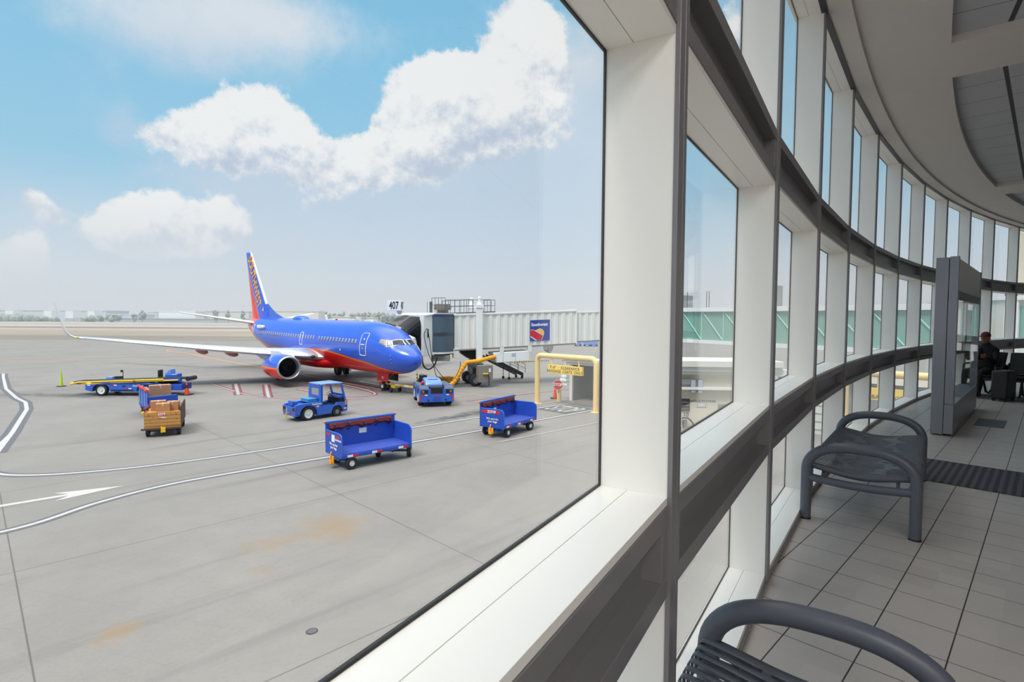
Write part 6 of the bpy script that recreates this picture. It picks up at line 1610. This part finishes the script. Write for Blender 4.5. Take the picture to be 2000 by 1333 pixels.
# ---- belt loader
def make_loader():
    root = thing('belt_loader', 'long low blue belt loader with yellow side rails parked beyond the carts', 'belt loader', (-26.6, 39.0, 0), (0, 0, R_(2.5)))
    b = M['blue']; W = 1.9
    pts = [(-3.25, .42), (-3.25, .82), (2.45, .82), (2.45, .36), (1.7, .28)]
    for cx in (.82, -2.2): pts += [(cx+.62, .30)]+[(cx+.58*math.cos(R_(a)), .42+.46*math.sin(R_(a))) for a in range(-10, 191, 20)]+[(cx-.62, .30)]
    for s in (1, -1):
        sd = MB().prism([(x, s*(W/2-.3), z) for x, z in pts], (0, s*.3, 0)).build('side_body', b, root, smooth=0, bevel=.015)
        for cx in (.82, -2.2): wheel(root, (cx, s*(W/2-.15), .40), .40, .27, M['rim'], rimr=.66)
    MB().box(-3.1, 2.4, -W/2+.28, W/2-.28, .36, .78).build('chassis', M['dark_steel'], root, smooth=0)
    MB().box(2.45, 3.2, -.72, .6, .36, .80).build('engine_housing', M['blue_dark'], root, smooth=0, bevel=.03)
    MB().box(-1.5, .0, -W/2-.012, -W/2, .36, .44).build('side_step', M['black'], root, smooth=0)
    for x, z in ((-2.9, .76), (-1.3, .76), (-.3, .52), (1.4, .76)): refl(root, (x, -W/2-.008, z), (.4, .07), (M['white'], M['red']) if x < -2 else (M['red'], M['white']))
    text('Southwest', 'side_lettering', M['white'], root, frame((.35, -W/2-.006, .72), (1, 0, 0), (0, 0, 1)), .17, .003, .003)
    MB().box(-.75, -.5, -W/2-.008, -W/2, .64, .73).build('stencil_text', M['ink'], root, smooth=0)
    MB().box(1.55, 1.66, -W/2-.01, -W/2, .46, .76).build('marker_lamp', M['lamp_amber'], root, smooth=0)
    MB().cyl((2.08, -W/2-.004, .62), (2.08, -W/2-.012, .62), .11, n=16).build('filler_cap', M['black'], root)
    # conveyor: yellow frame, black belt, rollers; slightly rising forward
    def cz(x): return .93+.036*(x+4.3)
    X0, X1 = -4.3, 3.5
    for s in (1, -1):
        MB().hexa([(X0, s*.46, cz(X0)-.14), (X1-.5, s*.46, cz(X1)-.16), (X1-.5, s*.54, cz(X1)-.16), (X0, s*.54, cz(X0)-.14), (X0, s*.46, cz(X0)), (X1-.5, s*.46, cz(X1)), (X1-.5, s*.54, cz(X1)), (X0, s*.54, cz(X0))]).build('conveyor_rail', M['blue'], root, smooth=0)
        MB().tube([(X0-.2, s*.62, cz(X0)-.16), (X0+.3, s*.62, cz(X0)-.02), (1.9, s*.62, cz(1.9)-.02)], .06, 8).build('hand_rail', M['yellow'], root, smooth=60)
        MB().tube([(X0+.6, s*.60, cz(X0)-.14), (2.9, s*.60, cz(2.9)-.10)], .05, 8).build('lift_arm', M['yellow'], root, smooth=60)
    MB().hexa([(X0, -.45, cz(X0)-.02), (X1, -.45, cz(X1)-.02), (X1, .45, cz(X1)-.02), (X0, .45, cz(X0)-.02), (X0, -.45, cz(X0)+.05), (X1, -.45, cz(X1)+.05), (X1, .45, cz(X1)+.05), (X0, .45, cz(X0)+.05)]).build('belt', M['black'], root, smooth=0)
    for x, r in ((X0, .09), (X1, .16)): MB().cyl((x, -.5, cz(x)-.05), (x, .5, cz(x)-.05), r, n=14).build('belt_roller', M['black'] if x > 0 else M['blue'], root)
    MB().box(X0-.6, X0+.1, -.16, .16, cz(X0)-.22, cz(X0)-.08).build('nose_bumper', M['yellow'], root, bevel=.03)
    MB().ball((X0+1.1, -.62, cz(X0)-.14), (.24, .12, .14)).build('nose_bumper', M['yellow'], root, smooth=60)
    MB().cyl((-.1, -.64, cz(0)-.06), (-.1, -.72, cz(0)-.06), .07, n=10).build('reflector', M['red'], root)
    # driver station on the far side
    MB().box(.85, 1.3, .62, 1.1, .80, 1.15).box(.75, .91, .62, 1.1, 1.1, 1.68).build('driver_seat', M['black'], root, bevel=.06)
    MB().box(1.35, 2.25, .45, 1.15, .7, 1.42).build('cab_cowl', M['blue'], root, bevel=.08)
    MB().prism([(1.35, .5, 1.40), (1.8, .5, 1.42), (1.76, .5, 1.74), (1.64, .5, 1.72)], (0, .6, 0)).build('windscreen_frame', M['blue_light'], root, bevel=.02)
    MB().box(1.3, 2.3, .5, 1.1, .40, .7).build('front_fender', M['blue'], root, smooth=0)
    MB().box(-2.9, -2.45, .6, .95, .8, 1.18).build('control_box', M['blue_light'], root, bevel=.03)
    MB().box(-2.3, -1.9, .62, .95, .8, 1.20).tube([(-1.8, .8, .9), (-1.8, .8, 1.55), (-1.9, .8, 1.6)], .025, 6).box(-1.94, -1.82, .74, .86, 1.5, 1.66).build('control_lever', M['black'], root, bevel=.01)
    return root
make_loader()
def make_cone(name, label, cat, loc, h, r, m, band=None):
    root = thing(name, label, cat, (loc[0], loc[1], 0), group='traffic cones on the apron')
    MB().box(-r*1.9, r*1.9, -r*1.9, r*1.9, 0, .05).build('base', M['rubber'], root, smooth=0, bevel=.01)
    MB().lathe([(.05, r), (h*.92, r*.32), (h, r*.25), (h+.005, .01)], (0, 0, 0), (0, 0, 1), 18).build('cone_body', m, root, smooth=50)
    if band: MB().lathe([(h*.55, r*.69), (h*.78, r*.50)], (0, 0, 0), (0, 0, 1), 18).build('collar', band, root, smooth=50)
make_cone('traffic_cone', 'tall lime yellow cone on the apron left of the belt loader', 'cone', (-35.6, 42.9), 1.25, .12, M['lime'])
make_cone('traffic_cone', 'orange cone under the front end of the belt loader', 'cone', (-23.2, 38.75), .92, .17, M['cone_orange'], M['dark_steel'])
make_cone('traffic_cone', 'orange cone behind the stop sign', 'cone', (3.05, 38.2), .82, .16, M['cone_orange'])

# ================================================================== gantries, tunnel, stop sign, service buildings
def make_gantry(a, b, label, sign=True, h=3.22, off=0.0):
    a, b = Vector((*a, 0)), Vector((*b, 0)); d = (b-a).normalized(); L = (b-a).length
    root = thing('clearance_gantry', label, 'gantry', a, (0, 0, math.atan2(d.y, d.x)), 'yellow clearance gantries')
    r = .35; pts = [(0, 0, 0), (0, 0, h-r)]+[(r-r*math.cos(R_(t)), 0, h-r+r*math.sin(R_(t))) for t in range(15, 91, 15)]+[(L-r+r*math.sin(R_(t)), 0, h-r+r*math.cos(R_(t))) for t in range(0, 91, 15)]+[(L, 0, 0)]
    MB().tube(pts, .165, 18).build('pipe_frame', M['pole_yellow'], root, smooth=60)
    for x in (0, L): MB().cyl((x, 0, 0), (x, 0, .03), .3, n=20).build('base_flange', M['pole_yellow'], root)
    x0, x1 = .98, L-1.0
    sg = MB().box(x0, x1, -.09, .09, 2.13, 2.66).build('clearance_sign', M['sign_yellow'], root, smooth=0, bevel=.01)
    for x in (x0+.3, (x0+x1)/2, x1-.3): MB().cyl((x, 0, 2.64), (x, 0, h), .05, n=10).build('sign_hanger', M['pole_yellow'], root)
    text("7'-6\"     CLEARANCE", 'sign_lettering', M['sign_ink'], sg, frame(((x0+x1)/2, -.095, 2.51), (1, 0, 0), (0, 0, 1)), .25, .004, .003, space=1.08)
    text('BAGGAGE  CARTS  ONLY', 'sign_lettering', M['sign_ink'], sg, frame(((x0+x1)/2, -.095, 2.27), (1, 0, 0), (0, 0, 1)), .25, .004, .003, space=1.02)
    return root
M['sign_ink'] = mat('dark olive lettering', (104, 88, 54), .6)
make_gantry((1.69, 35.93), (5.06, 32.58), 'yellow pipe gantry with a clearance sign before the tunnel opening')
make_gantry((15.3, 24.9), (18.9, 21.4), 'second yellow clearance gantry, glimpsed through the far lower windows', h=3.3)
def make_stop():
    root = thing('stop_sign', 'red octagonal stop sign on a short cream yellow bollard', 'stop sign', (3.22, 36.80, 0), (0, 0, R_(-14)))
    MB().cyl((0, 0, 0), (0, 0, .82), .15, n=20).ball((0, 0, .82), (.15, .15, .06)).build('bollard', M['pole_yellow'], root, smooth=50)
    k = MB(); R8 = .36
    k.prism([(-.05+R8*math.cos(R_(22.5+45*i)), -.17, 1.16+R8*math.sin(R_(22.5+45*i))) for i in range(8)], (0, -.02, 0)); sg = k.build('sign_plate', M['white'], root, smooth=0)
    k = MB(); R8 = .335
    k.prism([(-.05+R8*math.cos(R_(22.5+45*i)), -.19, 1.16+R8*math.sin(R_(22.5+45*i))) for i in range(8)], (0, -.004, 0)); k.build('sign_face', M['stop_red'], sg, smooth=0)
    MB().box(-.03, .03, -.17, -.14, .6, 1.3).build('sign_bracket', M['steel'], root, smooth=0)
    text('STOP', 'sign_lettering', M['white'], sg, frame((-.05, -.197, 1.16), (1, 0, 0), (0, 0, 1)), .27, .008, .002, sx=.9)
M['stop_red'] = mat('stop sign red', (206, 52, 66), .5)
make_stop()
def make_tunnel():
    a_ = Vector((.723, -.691, 0)); b_ = Vector((.691, .723, 0)); c = Vector((3.98, 37.41, 0))
    root = thing('cart_tunnel', 'low pale service building with the dark baggage tunnel opening', 'building', c)
    def Q(u, v, z): return a_*u+b_*v+Vector((0, 0, z))
    def bx(u0, u1, v0, v1, z0, z1): return MB().hexa([Q(u0, v0, z0), Q(u1, v0, z0), Q(u1, v1, z0), Q(u0, v1, z0), Q(u0, v0, z1), Q(u1, v0, z1), Q(u1, v1, z1), Q(u0, v1, z1)])
    bx(0, .22, 0, .3, 0, 2.55).build('jamb', M['concrete_white'], root, smooth=0)
    bx(.18, .30, .05, 7, 0, 2.55).build('inner_wall', M['concrete_grey'], root, smooth=0)
    bx(4.6, 4.9, 0, 7, 0, 2.55).build('inner_wall', M['concrete_grey'], root, smooth=0)
    bx(.2, 4.9, 6.8, 7.0, 0, 2.55).build('rear_wall', M['concrete_grey'], root, smooth=0)
    bx(4.9, 7.6, 0, .3, 0, 2.55).build('front_wall', M['concrete_white'], root, smooth=0)
    bx(-.15, 7.6, -.10, 3.0, 2.55, 2.70).build('roof_slab', M['concrete_white'], root, smooth=0)
    bx(-.3, 7.6, -.25, -.02, 2.52, 2.62).build('fascia', M['white'], root, smooth=0); bx(-.4, 7.6, -.38, -.02, 2.68, 2.80).build('fascia', M['white'], root, smooth=0); bx(-.5, 7.6, -.50, .3, 2.84, 2.97).build('fascia', M['white'], root, smooth=0)
    for i, z in enumerate((1.32, 1.58, 1.84, 2.10)):
        bx(-.58+.10*(i % 2), -.02, -.34, .1, z, z+.2).build('wall_bracket', M['white'], root, smooth=0, bevel=.02)
    bx(-.4, -.02, -.25, .1, 1.02, 1.24).build('wall_bracket', M['white'], root, smooth=0, bevel=.02)
make_tunnel()
def make_charge():
    O = Vector((6.2, 28.5, 0)); e = Vector((.998, -.06, 0)).normalized(); n = Vector((-.06, -.998, 0)).normalized()
    root = thing('charging_shed', 'beige charge station wall under a stepped white roof edge', 'building', O)
    def Q(u, v, z): return e*u+n*v+Vector((0, 0, z))
    def bx(u0, u1, v0, v1, z0, z1): return MB().hexa([Q(u0, v0, z0), Q(u1, v0, z0), Q(u1, v1, z0), Q(u0, v1, z0), Q(u0, v0, z1), Q(u1, v0, z1), Q(u1, v1, z1), Q(u0, v1, z1)])
    L = 7.4
    bx(0, L, -2.2, 0, 0, 2.86).build('wall', M['beige'], root, smooth=0)
    for i, (v, z0, z1) in enumerate(((.55, 3.22, 3.52), (.42, 2.98, 3.20), (.26, 2.80, 2.96))): bx(-.2, L+.2, -2.2, v, z0, z1).build('roof_edge', M['concrete_white'], root, smooth=0)
    bx(0, L, .0, .34, 2.02, 2.14).build('pipe_tray', M['white'], root, smooth=0); bx(0, 3.2, .02, .22, 2.3, 2.56).build('duct_box', M['concrete_grey'], root, smooth=0)
    for u in (2.3, 3.1, 3.45, 5.4, 5.75, 6.6): bx(u, u+.22, .02, .3, 1.86, 2.5).build('wall_fitting', M['far_grey'], root, smooth=0, bevel=.02)
    p = bx(2.62, 3.1, .0, .06, .86, 1.5); v = p.build('vent_panel', M['dark_steel'], root, smooth=0)
    for i in range(3): bx(2.68, 3.04, .06, .075, .96+.17*i, 1.0+.17*i).build('louver', M['grey_metal'], v, smooth=0)
    text('CHARGE STATION', 'wall_lettering', M['ink'], root, frame(Q(3.72, .008, 1.38), e, (0, 0, 1)), .17, .002, .003)
    pl_ = bx(3.48, 3.96, .0, .03, 1.08, 1.26).build('number_plate', M['far_grey'], root, smooth=0)
    text('3081', 'wall_lettering', M['white'], pl_, frame(Q(3.72, .036, 1.17), e, (0, 0, 1)), .19, .006, .003)
    text('10', 'wall_lettering', M['ink'], root, frame(Q(2.92, .008, .66), e, (0, 0, 1)), .30, .004, .003)
    bx(2.72, 2.96, .0, .14, .16, .42).build('charger_socket', M['grey_metal'], root, smooth=0, bevel=.02)
    MB().tube(smooth3([Q(2.7, .1, .5), Q(2.95, .2, .52), Q(3.2, .25, .3), Q(3.3, .3, .03)]), .04, 8).tube(smooth3([Q(2.8, .12, .4), Q(2.74, .2, .2), Q(2.76, .28, .02)]), .03, 8).build('charger_cable', M['dark_steel'], root, smooth=60)
    bx(4.55, 5.1, .0, .1, .55, 1.25).build('meter_box', M['grey_metal'], root, smooth=0, bevel=.02)
make_charge()
def make_shutter():
    root = thing('shutter_building', 'pale building with a ribbed roller shutter behind the far lower windows', 'building', (15.2, 26.9, 0), (0, 0, R_(-44)))
    MB().box(-1.9, 6.5, 0, 4, 0, 3.1).build('wall', M['concrete_grey'], root, smooth=0)
    k = MB().box(-1.5, .9, -.06, -.0, 0, 2.7); sh = k.build('roller_shutter', M['concrete_white'], root, smooth=0)
    for i in range(6): MB().box(-1.5, .9, -.08, -.055, .4*i+.2, .4*i+.24).build('shutter_rib', M['grey_metal'], sh, smooth=0)
    MB().box(-1.9, 6.5, -.4, 0, 2.75, 3.1).build('fascia', M['white'], root, smooth=0)
make_shutter()
# ---- glazed walkway bridge and the terminal wing beyond
def make_walkway():
    A_ = Vector((14.2, 57.5, 0)); B_ = Vector((27.3, 33.6, 0)); e = (B_-A_).normalized(); n = Vector((e.y, -e.x, 0)); L = (B_-A_).length
    if n.y > 0: n = -n
    root = thing('glass_walkway', 'elevated walkway with green glazed walls and a white roof edge', 'walkway', A_)
    def Q(u, v, z): return e*u+n*v+Vector((0, 0, z))
    def bx(u0, u1, v0, v1, z0, z1): return MB().hexa([Q(u0, v0, z0), Q(u1, v0, z0), Q(u1, v1, z0), Q(u0, v1, z0), Q(u0, v0, z1), Q(u1, v0, z1), Q(u1, v1, z1), Q(u0, v1, z1)])
    bx(0, L, -3, .25, 6.35, 6.74).build('roof', M['white'], root, smooth=0); bx(0, L, -3, .2, 3.40, 3.72).build('floor_beam', M['white'], root, smooth=0)
    m = 11; w = L/m
    for i in range(m):
        u0, u1 = i*w, (i+1)*w
        g = bx(u0+.04, u1-.04, -.03, .0, 3.72, 6.35).build('glass_panel', M['teal_glass'], root, smooth=0)
        MB().cyl(Q(u0+.1, .06, 6.3), Q(u1-.1, .06, 3.8), .06, n=8).build('diagonal_brace', M['teal_frame'], root)
        bx(u0-.05, u0+.05, -.05, .1, 3.72, 6.35).build('post', M['teal_frame'], root, smooth=0)
    bx(0, L, -3, -2.9, 3.72, 6.35).build('rear_wall', M['teal_dark'], root, smooth=0)
    for u in (3, 12, 21): bx(u-.3, u+.3, -1.8, -1.2, 0, 3.4).build('column', M['concrete_white'], root, smooth=0)
    k = MB(); c = Q(3.3, -1.4, 6.74); k.obox(c, e*.9, n*.8, (0, 0, 1.25)); k.build('roof_plant', M['concrete_grey'], root, smooth=0)
    c = Q(13.2, -1.4, 6.74); MB().cyl(c, c+Vector((0, 0, 1.75)), 1.15, n=28).build('roof_tank', M['concrete_grey'], root, smooth=40)
    k = MB()
    for u in (4.6, 7.0, 7.3, 15.5): k.cyl(Q(u, -1, 6.7), Q(u, -1, 8.3), .035, n=6)
    k.build('mast', M['rail_grey'], root)
    return root
M['teal_frame'] = mat('pale green frame', (150, 204, 188), .5); M['teal_dark'] = mat('dark green wall', (96, 150, 138), .6, var=.2)  # deeper green for the walkway's rear wall
make_walkway()
def make_wing():
    root = thing('terminal_wing', 'beige terminal wing with green windows beyond the far end of the window wall', 'building', (31.2, 34.6, 0), (0, 0, R_(-8)))
    MB().box(0, 22, 0, 8, 0, 4.0).build('lower_wall', M['concrete_white'], root, smooth=0)
    MB().box(0, 22, .05, 8, 4.0, 7.0).build('wall', M['concrete_white'], root, smooth=0)
    for i in range(7):
        x = .5+3.0*i; g = MB().box(x+.4, x+2.5, -.02, .06, 4.6, 6.6).build('window', M['teal_glass'], root, smooth=0)
        MB().box(x+1.4, x+1.5, -.05, -.01, 4.6, 6.6).build('window_bar', M['teal_frame'], g, smooth=0)
        MB().box(x-.25, x+.15, -.2, .05, 0, 7.0).build('pilaster', M['white'], root, smooth=0)
    MB().box(5.4, 22, 1.0, 8, 7.0, 13.5).build('upper_storey', M['beige'], root, smooth=0); MB().box(5.3, 22, .8, 1.0, 10.2, 11.0).build('fascia', M['white'], root, smooth=0)
    MB().box(-.1, 22, -.25, 8, 7.0, 7.25).build('roof_edge', M['white'], root, smooth=0)
    k = MB()
    for i in range(8): k.cyl((.2+.7*i, .3, 7.2), (.2+.7*i, .3, 8.1), .025, n=6)
    k.cyl((.2, .3, 8.1), (5.2, .3, 8.1), .025, n=6).cyl((.2, .3, 7.7), (5.2, .3, 7.7), .02, n=6); k.build('roof_railing', M['rail_grey'], root)
make_wing()
# distant parked carts
for i, (px, w) in enumerate(((1129, 1.2), (1147, 1.3), (1160, 1.3))):
    Y = 111; root = thing('parked_cart', ('small blue cart far off, left one of three seen under the jet bridge end', 'small blue cart far off, middle one of three seen under the jet bridge end', 'small blue cart far off, right one of three seen under the jet bridge end')[i], 'baggage cart', (atx(px, Y), Y, 0), group='far blue carts')
    MB().box(-w/2, w/2, -1, 1, .25, .35).build('bed_frame', M['blue'], root, smooth=0); MB().box(-w/2, w/2, -1, -.95, .35, .95).box(-w/2, w/2, .95, 1, .35, .95).box(-w/2, w/2, -.95, .95, .35, .6).build('panel', M['blue_light'], root, smooth=0)
    for x in (-w/2+.1, w/2-.1):
        for y in (-.7, .7): MB().cyl((x-.08, y, .16), (x+.08, y, .16), .16, n=10).build('wheel', M['rubber'], root)
